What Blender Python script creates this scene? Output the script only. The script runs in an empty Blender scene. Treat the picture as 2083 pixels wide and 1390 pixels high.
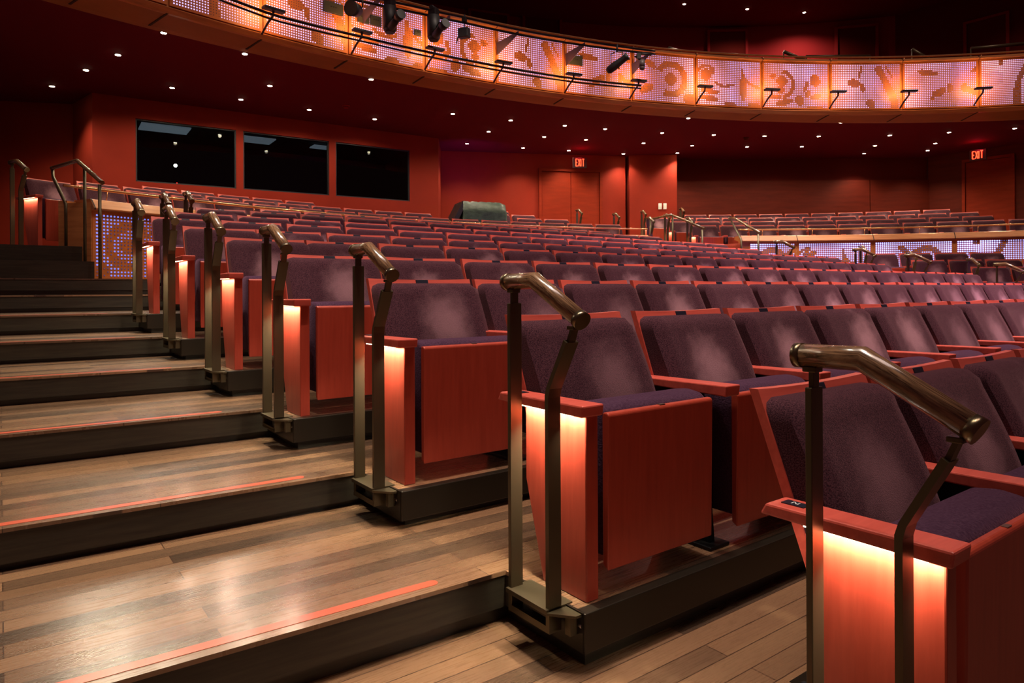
import bpy, bmesh, math, random
from mathutils import Vector, Matrix
random.seed(7)
C = bpy.context.scene.collection
PI = math.pi
E0 = 1.0                                   # eye height above the floor of the row nearest the camera
F = 1400.0; Y0 = 592.028; ROLL = -.0052    # lens in pixels, level line, slight roll

# ------------------------------------------------------------------ frames
TH = .6401; THE = .605
OX, OY = .1816, 2.4004
S = .8578; D = .495
T = (math.cos(TH), math.sin(TH)); N = (-math.sin(TH), math.cos(TH))
FLR = {0: -1.165, 1: -.994, 2: -.8375, 3: -.7055, 4: -.566, 5: -.427, 6: -.296, 7: -.156, 8: -.015, 9: .135, 10: .265}
FLR = {k: v + E0 for k, v in FLR.items()}
RC = (4.563, 2.226)                        # centre of the curved parapet and of the rear rows

DN = {1: .027, 3: .02}
def rowp(k, t, n):                         # row k, along t, behind its backrest plane n
    n = n + S * (k - 2) + DN.get(k, 0)
    return (OX + T[0] * t + N[0] * n, OY + T[1] * t + N[1] * n)

def bearing(px, py, z=None, Y=None):       # a measured direction met with a known height or distance
    a, b = px - 1041.5, py - Y0
    c, s = math.cos(ROLL), math.sin(ROLL)
    u = a * c + b * s; w = -a * s + b * c
    l = (z - E0) / (-w / F) if z is not None else Y
    return Vector((u / F * l, l, -w / F * l + E0))

# ------------------------------------------------------------------ materials
MATS = {}
def srgb(r, g, b):
    f = lambda c: (c / 255) / 12.92 if c / 255 <= .04045 else ((c / 255 + .055) / 1.055) ** 2.4
    return (f(r), f(g), f(b), 1)

def mat(name, col, rough=.5, metal=0, **kw):
    if name in MATS: return MATS[name]
    m = bpy.data.materials.new(name); m.use_nodes = True
    nt = m.node_tree; b = nt.nodes['Principled BSDF']
    b.inputs['Base Color'].default_value = col
    b.inputs['Roughness'].default_value = rough
    b.inputs['Metallic'].default_value = metal
    if 'sheen' in kw:
        b.inputs['Sheen Weight'].default_value = kw['sheen']
        b.inputs['Sheen Roughness'].default_value = .35
        b.inputs['Sheen Tint'].default_value = kw.get('sheen_tint', (1, 1, 1, 1))
    if 'coat' in kw:
        b.inputs['Coat Weight'].default_value = kw['coat']; b.inputs['Coat Roughness'].default_value = kw.get('coat_rough', .2)
    if 'spec' in kw: b.inputs['Specular IOR Level'].default_value = kw['spec']
    if 'emit' in kw:
        b.inputs['Emission Color'].default_value = kw['emit']; b.inputs['Emission Strength'].default_value = kw.get('strength', 1)
    MATS[name] = m
    return m

def nodes(m): return m.node_tree.nodes, m.node_tree.links, m.node_tree.nodes['Principled BSDF']

def grain(m, c1, c2, scale=(1, 1, 1), noise=6, bump=0.0, lo=.3, hi=.7, rough=None, detail=6):
    n, l, b = nodes(m)
    tc = n.new('ShaderNodeTexCoord'); mp = n.new('ShaderNodeMapping'); mp.inputs['Scale'].default_value = scale
    nz = n.new('ShaderNodeTexNoise'); nz.inputs['Scale'].default_value = noise; nz.inputs['Detail'].default_value = detail
    nz.inputs['Roughness'].default_value = .6
    r = n.new('ShaderNodeValToRGB'); r.color_ramp.elements[0].position = lo; r.color_ramp.elements[1].position = hi
    r.color_ramp.elements[0].color = c1; r.color_ramp.elements[1].color = c2
    l.new(tc.outputs['Object'], mp.inputs[0]); l.new(mp.outputs[0], nz.inputs['Vector']); l.new(nz.outputs['Fac'], r.inputs[0])
    l.new(r.outputs[0], b.inputs['Base Color'])
    if bump:
        bp = n.new('ShaderNodeBump'); bp.inputs['Strength'].default_value = bump; bp.inputs['Distance'].default_value = .01
        l.new(nz.outputs['Fac'], bp.inputs['Height']); l.new(bp.outputs[0], b.inputs['Normal'])
    return nz

def lin(r, g, b): return (r, g, b, 1)
cherry = mat('cherry_veneer', lin(.4, .06, .03), .38, coat=.25, coat_rough=.25)
grain(cherry, lin(.34, .036, .017), lin(.46, .060, .030), (9, 9, .9), 5, lo=.25, hi=.75)
cherry_flat = mat('cherry_veneer_toplit', lin(.4, .06, .03), .4, coat=.2)
grain(cherry_flat, lin(.50, .068, .046), lin(.66, .108, .074), (.9, 9, 9), 5)  # paler, pinker cherry copy: light on rails and armrests painted into the colour
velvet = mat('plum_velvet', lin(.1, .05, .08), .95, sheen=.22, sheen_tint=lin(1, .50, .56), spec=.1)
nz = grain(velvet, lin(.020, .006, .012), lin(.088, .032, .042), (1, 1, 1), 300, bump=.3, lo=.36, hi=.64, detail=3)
def pale_oval(m):  # paler oval on each backrest, place and strength vary by seat
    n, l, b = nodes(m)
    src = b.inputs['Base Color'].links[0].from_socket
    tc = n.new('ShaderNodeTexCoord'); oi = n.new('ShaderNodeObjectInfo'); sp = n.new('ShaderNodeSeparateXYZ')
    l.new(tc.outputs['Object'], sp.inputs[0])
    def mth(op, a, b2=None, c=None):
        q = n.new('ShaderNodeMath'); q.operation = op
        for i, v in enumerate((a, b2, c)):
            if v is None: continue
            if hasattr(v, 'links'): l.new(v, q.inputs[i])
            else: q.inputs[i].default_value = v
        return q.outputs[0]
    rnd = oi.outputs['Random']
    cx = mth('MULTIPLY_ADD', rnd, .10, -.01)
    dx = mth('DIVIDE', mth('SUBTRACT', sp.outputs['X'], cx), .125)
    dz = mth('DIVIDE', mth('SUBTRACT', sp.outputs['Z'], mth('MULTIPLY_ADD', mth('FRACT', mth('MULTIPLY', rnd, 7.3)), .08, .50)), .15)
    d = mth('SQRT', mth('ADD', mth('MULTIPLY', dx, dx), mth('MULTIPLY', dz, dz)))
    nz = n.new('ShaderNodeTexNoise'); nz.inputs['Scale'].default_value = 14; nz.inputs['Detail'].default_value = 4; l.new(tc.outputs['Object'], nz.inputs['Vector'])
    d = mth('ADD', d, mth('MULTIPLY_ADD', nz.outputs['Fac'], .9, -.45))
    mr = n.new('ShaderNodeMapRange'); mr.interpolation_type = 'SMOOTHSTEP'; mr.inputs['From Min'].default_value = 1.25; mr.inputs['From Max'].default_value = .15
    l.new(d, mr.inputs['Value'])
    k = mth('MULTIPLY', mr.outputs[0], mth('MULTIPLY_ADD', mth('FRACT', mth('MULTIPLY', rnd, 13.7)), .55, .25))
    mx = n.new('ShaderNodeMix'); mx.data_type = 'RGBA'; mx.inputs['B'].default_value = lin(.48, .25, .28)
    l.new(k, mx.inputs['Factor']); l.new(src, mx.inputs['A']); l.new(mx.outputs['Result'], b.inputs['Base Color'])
pale_oval(velvet)
velvet_seat = mat('plum_velvet_seat', lin(.06, .03, .07), .95, sheen=.3, sheen_tint=lin(.8, .4, .6), spec=.1)
grain(velvet_seat, lin(.034, .012, .030), lin(.074, .034, .062), (1, 1, 1), 150, bump=.4, detail=3)
dark_metal = mat('black_steel', lin(.012, .012, .013), .45, .6)
bronze = mat('oil_rubbed_bronze', lin(.100, .080, .044), .36, .6)
brass_cap = mat('polished_bronze_cap', lin(.20, .16, .10), .28, 1)
grip_wood = mat('dark_walnut_grip', lin(.10, .045, .02), .25, 0, coat=.9, coat_rough=.12)
grain(grip_wood, lin(.045, .020, .009), lin(.30, .165, .085), (170, 5, 5), 3.0, lo=.36, hi=.62)
chrome = mat('zinc_bolt', lin(.5, .5, .5), .25, 1)
plate = mat('black_number_plate', lin(.012, .013, .025), .35)
white_ink = mat('white_lettering', lin(.6, .6, .6), .5)
tag_m = mat('pewter_tag', lin(.25, .18, .15), .35, .8)
gold_oak = mat('honey_wood', lin(.42, .17, .05), .35, coat=.3)
grain(gold_oak, lin(.42, .15, .045), lin(.60, .25, .085), (.6, .6, 6), 5)
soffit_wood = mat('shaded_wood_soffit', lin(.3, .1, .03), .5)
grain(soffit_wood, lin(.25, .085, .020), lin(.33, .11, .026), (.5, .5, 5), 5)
gold_rail = mat('satin_gold_rail', lin(.72, .36, .16), .25, .75)
led_base = mat('orange_led_backing', lin(.50, .15, .03), .45)
grain(led_base, lin(.46, .13, .028), lin(.58, .18, .04), (1, 1, 1), 2)
black_paint = mat('matt_black_fixture', lin(.010, .009, .011), .55)
pipe_m = mat('black_pipe', lin(.025, .024, .03), .28, .6)
fin_m = mat('violet_grey_bracket', lin(.06, .035, .06), .5)
seam_m = mat('panel_joint', lin(.02, .005, .002), .7)
riser_m = mat('espresso_riser', lin(.02, .014, .010), .42)
grain(riser_m, lin(.016, .013, .008), lin(.040, .033, .020), (.6, 6, 9), 8, lo=.3, hi=.75)
steel_sill = mat('bronze_steel_sill', lin(.024, .018, .011), .36, .5)
strip_m = mat('coral_nosing_strip', lin(.60, .105, .052), .3, coat=.8, coat_rough=.2)
wall_m = mat('red_plaster', lin(.26, .022, .006), .75, spec=.2)
grain(wall_m, lin(.22, .014, .004), lin(.26, .018, .0055), (1, 1, 1), 1.5)
wall_dark = mat('oxblood_plaster', lin(.10, .008, .005), .8, spec=.1)
panel_dark = mat('red_veneer_panelling', lin(.13, .02, .008), .6, spec=.15)
grain(panel_dark, lin(.085, .008, .003), lin(.12, .012, .0045), (.6, .6, 5), 3)
ceil_m = mat('maroon_ceiling', lin(.125, .006, .016), .85, spec=.1)
upper_m = mat('upper_wall_maroon', lin(.24, .016, .018), .8, spec=.1)
door_m = mat('red_door_veneer', lin(.2, .025, .008), .6, spec=.1)
grain(door_m, lin(.20, .017, .005), lin(.26, .024, .007), (.8, .8, 5), 3)
exit_m = mat('exit_red', lin(1, .02, .01), .4, emit=lin(1, .06, .02), strength=3.2)
exit_box = mat('exit_housing', lin(.03, .005, .005), .5)
lamp_m = mat('warm_downlight_lens', lin(1, .9, .7), .4, emit=lin(1, .83, .55), strength=55)
strip_glow = mat('warm_aisle_lens', lin(1, .8, .5), .4, emit=lin(1, .72, .38), strength=9)
tlamp_m = mat('amber_wash_lens', lin(1, .7, .3), .4, emit=lin(1, .50, .14), strength=4)
white_pl = mat('white_plastic', lin(.75, .72, .66), .4)
tarp = mat('green_vinyl_cover', lin(.02, .04, .03), .4)
grain(tarp, lin(.010, .022, .017), lin(.05, .085, .06), (1, 2, 2), 7, bump=.8)
booth_dark = mat('booth_interior', lin(.004, .004, .005), .9)
booth_ceiling = mat('booth_ceiling_tile', lin(.25, .28, .32), .7, emit=lin(.45, .55, .68), strength=.14)
booth_star = mat('booth_worklight', lin(1, 1, .9), .4, emit=lin(.9, 1, .85), strength=30)
red_dot = mat('red_standby_lamp', lin(1, 0, 0), .4, emit=lin(1, .03, .02), strength=8)
blue_dot = mat('blue_standby_lamp', lin(0, .1, 1), .4, emit=lin(.05, .2, 1), strength=3)

glass = bpy.data.materials.new('booth_glass'); glass.use_nodes = True
_n, _l, _b = nodes(glass)
_n.remove(_b); _g = _n.new('ShaderNodeBsdfGlossy'); _g.inputs['Roughness'].default_value = .02; _t = _n.new('ShaderNodeBsdfTransparent')
_t.inputs['Color'].default_value = (.8, .85, .85, 1); _mx = _n.new('ShaderNodeMixShader'); _mx.inputs[0].default_value = .025
_l.new(_t.outputs[0], _mx.inputs[1]); _l.new(_g.outputs[0], _mx.inputs[2]); _l.new(_mx.outputs[0], _n['Material Output'].inputs['Surface'])

# planked floor
floor_m = mat('walnut_plank_floor', lin(.25, .13, .07), .3)
def planks():
    n, l, b = nodes(floor_m)
    tc = n.new('ShaderNodeTexCoord')
    br = n.new('ShaderNodeTexBrick'); br.inputs['Scale'].default_value = 1
    br.inputs['Brick Width'].default_value = 1.15; br.inputs['Row Height'].default_value = .074
    br.inputs['Mortar Size'].default_value = .0016; br.inputs['Mortar Smooth'].default_value = .2; br.offset = .37; br.squash = 1
    br.inputs['Color1'].default_value = (0, 0, 0, 1); br.inputs['Color2'].default_value = (1, 1, 1, 1); br.inputs['Mortar'].default_value = (.5, .5, .5, 1)
    l.new(tc.outputs['Object'], br.inputs['Vector'])
    mp = n.new('ShaderNodeMapping'); mp.inputs['Scale'].default_value = (2.6, 60, 1)
    nz = n.new('ShaderNodeTexNoise'); nz.inputs['Scale'].default_value = 3; nz.inputs['Detail'].default_value = 9; nz.inputs['Roughness'].default_value = .65
    l.new(tc.outputs['Object'], mp.inputs[0]); l.new(mp.outputs[0], nz.inputs['Vector'])
    mp2 = n.new('ShaderNodeMapping'); mp2.inputs['Scale'].default_value = (.9, 2.4, 1)
    nz2 = n.new('ShaderNodeTexNoise'); nz2.inputs['Scale'].default_value = 2.4; nz2.inputs['Detail'].default_value = 3
    l.new(tc.outputs['Object'], mp2.inputs[0]); l.new(mp2.outputs[0], nz2.inputs['Vector'])
    ad = n.new('ShaderNodeMath'); ad.operation = 'MULTIPLY_ADD'; ad.inputs[1].default_value = .58
    l.new(br.outputs['Color'], ad.inputs[0])
    m2 = n.new('ShaderNodeMath'); m2.operation = 'MULTIPLY_ADD'; m2.inputs[1].default_value = .34
    l.new(nz.outputs['Fac'], m2.inputs[0])
    m3 = n.new('ShaderNodeMath'); m3.operation = 'MULTIPLY_ADD'; m3.inputs[1].default_value = .22; m3.inputs[2].default_value = -.10
    l.new(nz2.outputs['Fac'], m3.inputs[0]); l.new(m3.outputs[0], m2.inputs[2]); l.new(m2.outputs[0], ad.inputs[2])
    r = n.new('ShaderNodeValToRGB'); e = r.color_ramp.elements
    e[0].position = .15; e[0].color = lin(.050, .032, .020); e[1].position = .92; e[1].color = lin(.32, .175, .085)
    k = r.color_ramp.elements.new(.5); k.color = lin(.19, .105, .055)
    l.new(ad.outputs[0], r.inputs[0])
    mx = n.new('ShaderNodeMix'); mx.data_type = 'RGBA'; mx.inputs['B'].default_value = lin(.05, .025, .015)
    l.new(br.outputs['Fac'], mx.inputs['Factor']); l.new(r.outputs[0], mx.inputs['A']); l.new(mx.outputs['Result'], b.inputs['Base Color'])
    rr = n.new('ShaderNodeMapRange'); rr.inputs['To Min'].default_value = .20; rr.inputs['To Max'].default_value = .36
    l.new(nz.outputs['Fac'], rr.inputs['Value']); l.new(rr.outputs[0], b.inputs['Roughness'])
    b.inputs['Specular IOR Level'].default_value = .6; b.inputs['Coat Weight'].default_value = .8; b.inputs['Coat Roughness'].default_value = .2; b.inputs['Coat IOR'].default_value = 1.6
    bp = n.new('ShaderNodeBump'); bp.inputs['Strength'].default_value = .03; bp.inputs['Distance'].default_value = .002
    l.new(nz.outputs['Fac'], bp.inputs['Height']); l.new(bp.outputs[0], b.inputs['Normal'])
planks()

# LED dots: brightness and hue come from a per-dot attribute
led_m = bpy.data.materials.new('led_dots'); led_m.use_nodes = True
_n, _l, _b = nodes(led_m)
_a = _n.new('ShaderNodeAttribute'); _a.attribute_name = 'led'
_b.inputs['Base Color'].default_value = (0, 0, 0, 1)
_l.new(_a.outputs['Color'], _b.inputs['Emission Color']); _b.inputs['Emission Strength'].default_value = 1.0

# ------------------------------------------------------------------ mesh builder
class MB:
    def __init__(s): s.bm = bmesh.new()
    def box(s, x0, x1, y0, y1, z0, z1, bev=0, seg=2, shear=None):
        vs = [s.bm.verts.new((x, y, z)) for x in (x0, x1) for y in (y0, y1) for z in (z0, z1)]
        if shear:
            for v in vs: v.co.y += shear(v.co.z)
        f = [(0, 1, 3, 2), (4, 6, 7, 5), (0, 4, 5, 1), (2, 3, 7, 6), (0, 2, 6, 4), (1, 5, 7, 3)]
        fs = [s.bm.faces.new([vs[i] for i in q]) for q in f]
        if bev:
            es = list({e for q in fs for e in q.edges})
            bmesh.ops.bevel(s.bm, geom=es, offset=bev, segments=seg, profile=.5, affect='EDGES')
        return s
    def prism(s, pts, axis, a0, a1, bev=0):
        # polygon extruded along an axis; pts are the other two coordinates in order
        def co(p, a):
            if axis == 'x': return (a, p[0], p[1])
            if axis == 'y': return (p[0], a, p[1])
            return (p[0], p[1], a)
        A = [s.bm.verts.new(co(p, a0)) for p in pts]; B = [s.bm.verts.new(co(p, a1)) for p in pts]
        fs = [s.bm.faces.new(A), s.bm.faces.new(B[::-1])]
        n = len(pts)
        for i in range(n): fs.append(s.bm.faces.new((A[i], B[i], B[(i + 1) % n], A[(i + 1) % n])))
        if bev:
            es = list({e for q in fs for e in q.edges})
            bmesh.ops.bevel(s.bm, geom=es, offset=bev, segments=2, profile=.5, affect='EDGES')
        return s
    def tube(s, pts, r, seg=12, cap=True):
        pts = [Vector(p) for p in pts]; rings = []
        rs = r if isinstance(r, (list, tuple)) else [r] * len(pts)
        for i, p in enumerate(pts):
            if i == 0: d = pts[1] - p
            elif i == len(pts) - 1: d = p - pts[i - 1]
            else: d = (pts[i + 1] - p).normalized() + (p - pts[i - 1]).normalized()
            d.normalize()
            up = Vector((0, 0, 1)) if abs(d.z) < .9 else Vector((1, 0, 0))
            a = d.cross(up).normalized(); b = a.cross(d).normalized()
            k = 1.0
            if 0 < i < len(pts) - 1:
                c = (pts[i + 1] - p).normalized().dot(d); k = 1 / max(c, .5)
            # stretch the mitre only in the bend plane (b, for bends in a vertical plane)
            rings.append([s.bm.verts.new(p + a * rs[i] * math.cos(q) + b * rs[i] * k * math.sin(q)) for q in [2 * PI * j / seg for j in range(seg)]])
        for i in range(len(rings) - 1):
            for j in range(seg):
                f = s.bm.faces.new((rings[i][j], rings[i][(j + 1) % seg], rings[i + 1][(j + 1) % seg], rings[i + 1][j])); f.smooth = True
        if cap: s.bm.faces.new(rings[0][::-1]); s.bm.faces.new(rings[-1])
        return s
    def ball(s, c, r, u=12, v=8, sc=(1, 1, 1)):
        m = Matrix.Translation(c) @ Matrix.Diagonal((r * sc[0], r * sc[1], r * sc[2], 1))
        g = bmesh.ops.create_uvsphere(s.bm, u_segments=u, v_segments=v, radius=1, matrix=m)
        for vv in g['verts']:
            for f in vv.link_faces: f.smooth = True
        return s
    def quad(s, *p):
        s.bm.faces.new([s.bm.verts.new(q) for q in p]); return s
    def mesh(s, name, m, smooth=False):
        bmesh.ops.recalc_face_normals(s.bm, faces=s.bm.faces)
        me = bpy.data.meshes.new(name)
        if smooth:
            for f in s.bm.faces: f.smooth = True
        s.bm.to_mesh(me); s.bm.free(); me.materials.append(m)
        return me
    def obj(s, name, m, parent=None, smooth=False, loc=None, rz=0):
        return put(name, s.mesh(name, m, smooth), parent, loc, rz)

def put(name, me, parent=None, loc=None, rz=0):
    o = bpy.data.objects.new(name, me); C.objects.link(o)
    if parent: o.parent = parent
    if loc: o.location = loc
    if rz: o.rotation_euler = (0, 0, rz)
    return o
def tag(o, label, cat, group=None, kind=None):
    o['label'] = label; o['category'] = cat
    if group: o['group'] = group
    if kind: o['kind'] = kind
    return o
def thing(name, loc, rz=0, label=None, cat=None, group=None):
    o = bpy.data.objects.new(name, None); C.objects.link(o); o.empty_display_size = .1
    o.location = loc; o.rotation_euler = (0, 0, rz)
    if label: tag(o, label, cat, group)
    return o
def struct(o): o['kind'] = 'structure'; return o
def copy_tree(o, parent=None):
    c = o.copy(); C.objects.link(c); c.parent = parent
    for ch in o.children: copy_tree(ch, c)
    return c
def lamp(name, kind, loc, energy, col, parent=None, rot=None, **kw):
    d = bpy.data.lights.new(name, kind); d.energy = energy; d.color = col
    for k, v in kw.items(): setattr(d, k, v)
    o = bpy.data.objects.new(name, d); C.objects.link(o); o.location = loc
    if parent: o.parent = parent
    if rot: o.rotation_euler = rot
    return o
def aim(o, target):
    o.rotation_euler = (Vector(target) - o.location).to_track_quat('-Z', 'Y').to_euler()
ORD = ['first', 'second', 'third', 'fourth', 'fifth', 'sixth', 'seventh', 'eighth', 'ninth', 'tenth', 'eleventh', 'twelfth',
       'thirteenth', 'fourteenth', 'fifteenth', 'sixteenth', 'seventeenth', 'eighteenth', 'nineteenth', 'twentieth'] + \
      ['twenty-' + x for x in ('first', 'second', 'third', 'fourth', 'fifth', 'sixth', 'seventh', 'eighth', 'ninth')]

# ------------------------------------------------------------------ theatre seat
lean = lambda z: -.040 - (.758 - z) * .37
def shell_mesh():
    m = MB()
    hw = .251; n = 10
    # leaning wooden back board with a gently dished top edge
    front = []; back = []
    xs = [-hw + 2 * hw * i / n for i in range(n + 1)]
    for x in xs:
        zt = .761 - .005 * (1 - (x / hw) ** 2)
        front.append((m.bm.verts.new((x, lean(zt) + 0.0, zt)), m.bm.verts.new((x, lean(.30), .30))))
        back.append((m.bm.verts.new((x, lean(zt) + .024, zt)), m.bm.verts.new((x, lean(.30) + .024, .30))))
    f = m.bm.faces.new
    for i in range(n):
        f((front[i][0], front[i + 1][0], front[i + 1][1], front[i][1])); f((back[i][0], back[i][1], back[i + 1][1], back[i + 1][0]))
        f((front[i][0], back[i][0], back[i + 1][0], front[i + 1][0])); f((front[i][1], front[i + 1][1], back[i + 1][1], back[i][1]))
    for i in (0, n): f((front[i][0], front[i][1], back[i][1], back[i][0]))
    return m.mesh('back_shell', cherry_flat)
def cushion_mesh():
    m = MB(); bm = m.bm
    nx, nz_ = 14, 16; hw = .247
    def front(u, v):
        x = (u * 2 - 1) * hw; z = .315 + v * (.740 - .315)
        y = lean(z) - .082 - .016 * math.sin(PI * min(1, v * 1.15)) + .010 * (1 - abs(2 * u - 1) ** 2)
        ex = max(0, abs(u * 2 - 1) - .90) / .10; ez = max(0, v - .93) / .07
        r = .024 * (ex ** 2.2 + ez ** 2.2)
        # rounded upper corners
        cx = max(0, abs(x) - (hw - .035)); cz = max(0, z - (.740 - .035))
        if cx > 0 and cz > 0:
            dd = math.hypot(cx, cz)
            if dd > .035: k = .035 / dd; x = math.copysign(hw - .035 + cx * k, x); z = .740 - .035 + cz * k
        return (x, y + r, z)
    G = [[bm.verts.new(front(i / nx, j / nz_)) for j in range(nz_ + 1)] for i in range(nx + 1)]
    for i in range(nx):
        for j in range(nz_): bm.faces.new((G[i][j], G[i + 1][j], G[i + 1][j + 1], G[i][j + 1]))
    rim = [G[i][0] for i in range(nx + 1)] + [G[nx][j] for j in range(1, nz_ + 1)] + [G[i][nz_] for i in range(nx - 1, -1, -1)] + [G[0][j] for j in range(nz_ - 1, 0, -1)]
    bk = [bm.verts.new((v.co.x, lean(v.co.z) - .001, v.co.z)) for v in rim]
    k = len(rim)
    for i in range(k): bm.faces.new((rim[i], bk[i], bk[(i + 1) % k], rim[(i + 1) % k]))
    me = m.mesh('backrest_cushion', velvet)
    for p in me.polygons: p.use_smooth = True
    try: me.set_sharp_from_angle(angle=math.radians(50))
    except Exception: pass
    return me
def seatpad_mesh():
    m = MB()
    pts = [(-.44, .10), (-.44, .498), (-.42, .514), (-.37, .521), (-.31, .512), (-.285, .48), (-.29, .10)]
    m.prism(pts, 'x', -.226, .226, bev=.010)
    return m.mesh('seat_cushion', velvet_seat, smooth=True)
SE = dict(
    shell=shell_mesh(), cushion=cushion_mesh(), pad=seatpad_mesh(),
    pan=MB().prism([(-.458, .066), (-.464, .494), (-.458, .501), (-.442, .501), (-.438, .49), (-.438, .08)], 'x', -.227, .227, bev=.004).mesh('seat_pan', cherry),
    plate=MB().box(-.030, .030, -.0035, .003, .7395, .7555, .001, 1, shear=lambda z: lean(z)).mesh('number_plate', plate),
    tag=MB().box(-.012, .012, -.4585, -.446, .5005, .5025).mesh('seat_tag', tag_m),
    arm=MB().prism([(-.480, .499), (-.484, .534), (-.11, .530), (-.11, .505)], 'x', -.036, .036, bev=.004).mesh('armrest', cherry_flat),
    stand=MB().prism([(-.40, 0), (-.20, 0), (-.10, .508), (-.36, .508)], 'x', -.014, .014, bev=.003)
        .box(-.05, .05, -.43, -.17, 0, .012, .003).box(-.07, .07, -.30, -.24, .22, .26).mesh('side_stanchion', dark_metal),
    bar=MB().tube([(-.25, -.24, .22), (.25, -.24, .22)], .016, 8).box(-.2, .2, -.27, -.21, .19, .26, .004).mesh('hinge_bar', dark_metal),
    endp=MB().prism([(-.458, 0), (-.275, 0), (-.195, .28), (-.195, .504), (-.458, .504)], 'x', -.0225, .0225, bev=.004).mesh('end_panel', cherry),
    endarm=MB().prism([(-.480, .502), (-.484, .534), (-.115, .531), (-.100, .505)], 'x', -.041, .038, bev=.005).mesh('aisle_armrest', cherry_flat),
    lens=MB().box(-.036, -.026, -.44, -.20, .5012, .5040).mesh('aisle_light', strip_glow),
    rowplate=MB().box(-.014, .014, -.188, -.136, .5305, .5335).mesh('row_letter_plate', plate),
)
def build_seat(full=True, left_end=False, right_end=False, light_power=0):
    r = bpy.data.objects.new('theatre_seat', None); C.objects.link(r); r.empty_display_size = .1
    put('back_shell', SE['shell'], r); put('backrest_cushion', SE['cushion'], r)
    put('seat_pan', SE['pan'], r); put('seat_cushion', SE['pad'], r)
    if full:
        sh = [c for c in r.children if c.name.startswith('back_shell')][0]
        put('number_plate', SE['plate'], sh); put('hinge_bar', SE['bar'], r)
        pn = [c for c in r.children if c.name.startswith('seat_pan')][0]
        put('seat_tag', SE['tag'], pn)
    if left_end:
        p = put('end_panel', SE['endp'], r); p.location.x = -.2835
        a = put('aisle_armrest', SE['endarm'], r); a.location.x = -.3000
        l = put('aisle_light', SE['lens'], a)
        if full: put('row_letter_plate', SE['rowplate'], a)
    else:
        a = put('armrest', SE['arm'], r); a.location.x = -.2765
        if full: st = put('side_stanchion', SE['stand'], r); st.location.x = -.2765
    if right_end:
        p = put('end_panel', SE['endp'], r); p.location.x = .2835
        a = put('aisle_armrest', SE['endarm'], r); a.location.x = .300; a.scale.x = -1
        put('aisle_light', SE['lens'], a)
    return r
PRO = {}
def seat(x, y, z, rz, label, group, full=True, left=False, right=False, sx=1.0, power=0):
    key = (full, left, right)
    if key not in PRO:
        PRO[key] = build_seat(*key); o = PRO[key]
    else: o = copy_tree(PRO[key])
    o.location = (x, y, z); o.rotation_euler = (0, 0, rz); o.scale = (sx, 1, 1)
    tag(o, label, 'theatre seat', group)
    for side, on in ((-1, left), (1, right)):
        if on and power:
            ll = lamp('aisle_lamp', 'AREA', (side * .321, -.325, .498), power * 1.25, (1, .88, .68), o, shape='RECTANGLE', size=.02, size_y=.26)
            ll.rotation_euler = (0, side * math.radians(12), 0)
            ll.data.spread = math.radians(150)
    return o

# ------------------------------------------------------------------ bronze handrail at each row end
def build_rail():
    r = bpy.data.objects.new('aisle_handrail', None); C.objects.link(r); r.empty_display_size = .1
    g = MB()
    ax = [(0, -.232, .863), (0, -.352, .865), (0, -.530, .766)]
    o = g.tube([ax[0], ax[1], ax[2]], .0232, 20).obj('wooden_grip', grip_wood, r)
    d0 = (Vector(ax[0]) - Vector(ax[1])).normalized(); d1 = (Vector(ax[2]) - Vector(ax[1])).normalized()
    MB().tube([Vector(ax[0]) - d0 * .004, Vector(ax[0]) + d0 * .012], .0247, 20).obj('end_cap', brass_cap, r)
    MB().tube([Vector(ax[2]) - d1 * .004, Vector(ax[2]) + d1 * .014], .0247, 20).obj('end_cap', brass_cap, r)
    w = .021
    # upright post: flat bar from the bracket to just under the grip, stepped neck
    MB().box(-w, w, -.264, -.250, -.055, .803, .002).box(-.011, .011, -.262, -.252, .80, .845, .001).box(-.014, .014, -.268, -.240, .832, .843, .002).obj('post', bronze, r)
    # leaning post: vertical to arm height, then leans down the aisle
    m = MB()
    m.prism([(-.430, -.055), (-.416, -.055), (-.416, .562), (-.423, .585), (-.492, .712), (-.503, .705), (-.436, .580), (-.430, .556)], 'x', -w, w)
    m.prism([(-.493, .710), (-.501, .704), (-.516, .742), (-.508, .746)], 'x', -.011, .011)
    m.box(-.014, .014, -.522, -.496, .738, .748, .002)
    m.obj('post', bronze, r)
    # box bracket that carries both posts off the row end
    m = MB()
    m.box(-.03, .060, -.430, -.250, -.004, .003)
    m.prism([(-.03, -.430), (.018, -.490), (.060, -.490), (.060, -.250), (-.03, -.250)], 'z', -.010, -.003)
    m.box(-w, w, -.430, -.250, -.062, -.053)
    m.box(-.021, -.013, -.426, -.256, -.057, -.044)
    m.box(-.020, -.014, -.426, -.256, -.012, -.004)
    m.box(.012, .058, -.475, -.455, -.060, -.008)
    m.obj('floor_bracket', bronze, r)
    MB().tube([(.045, -.475, -.036), (.045, -.489, -.036)], .0095, 6).tube([(.045, -.488, -.036), (.045, -.496, -.036)], .0055, 10).obj('hex_bolt', chrome, r)
    return r
RAILP = []
def handrail(x, y, z, rz, label, group=None, mirror=False):
    if not RAILP: RAILP.append(build_rail()); o = RAILP[0]
    else: o = copy_tree(RAILP[0])
    o.location = (x, y, z); o.rotation_euler = (0, 0, rz)
    if mirror: o.scale.x = -1
    tag(o, label, 'handrail', group)
    return o

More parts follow.
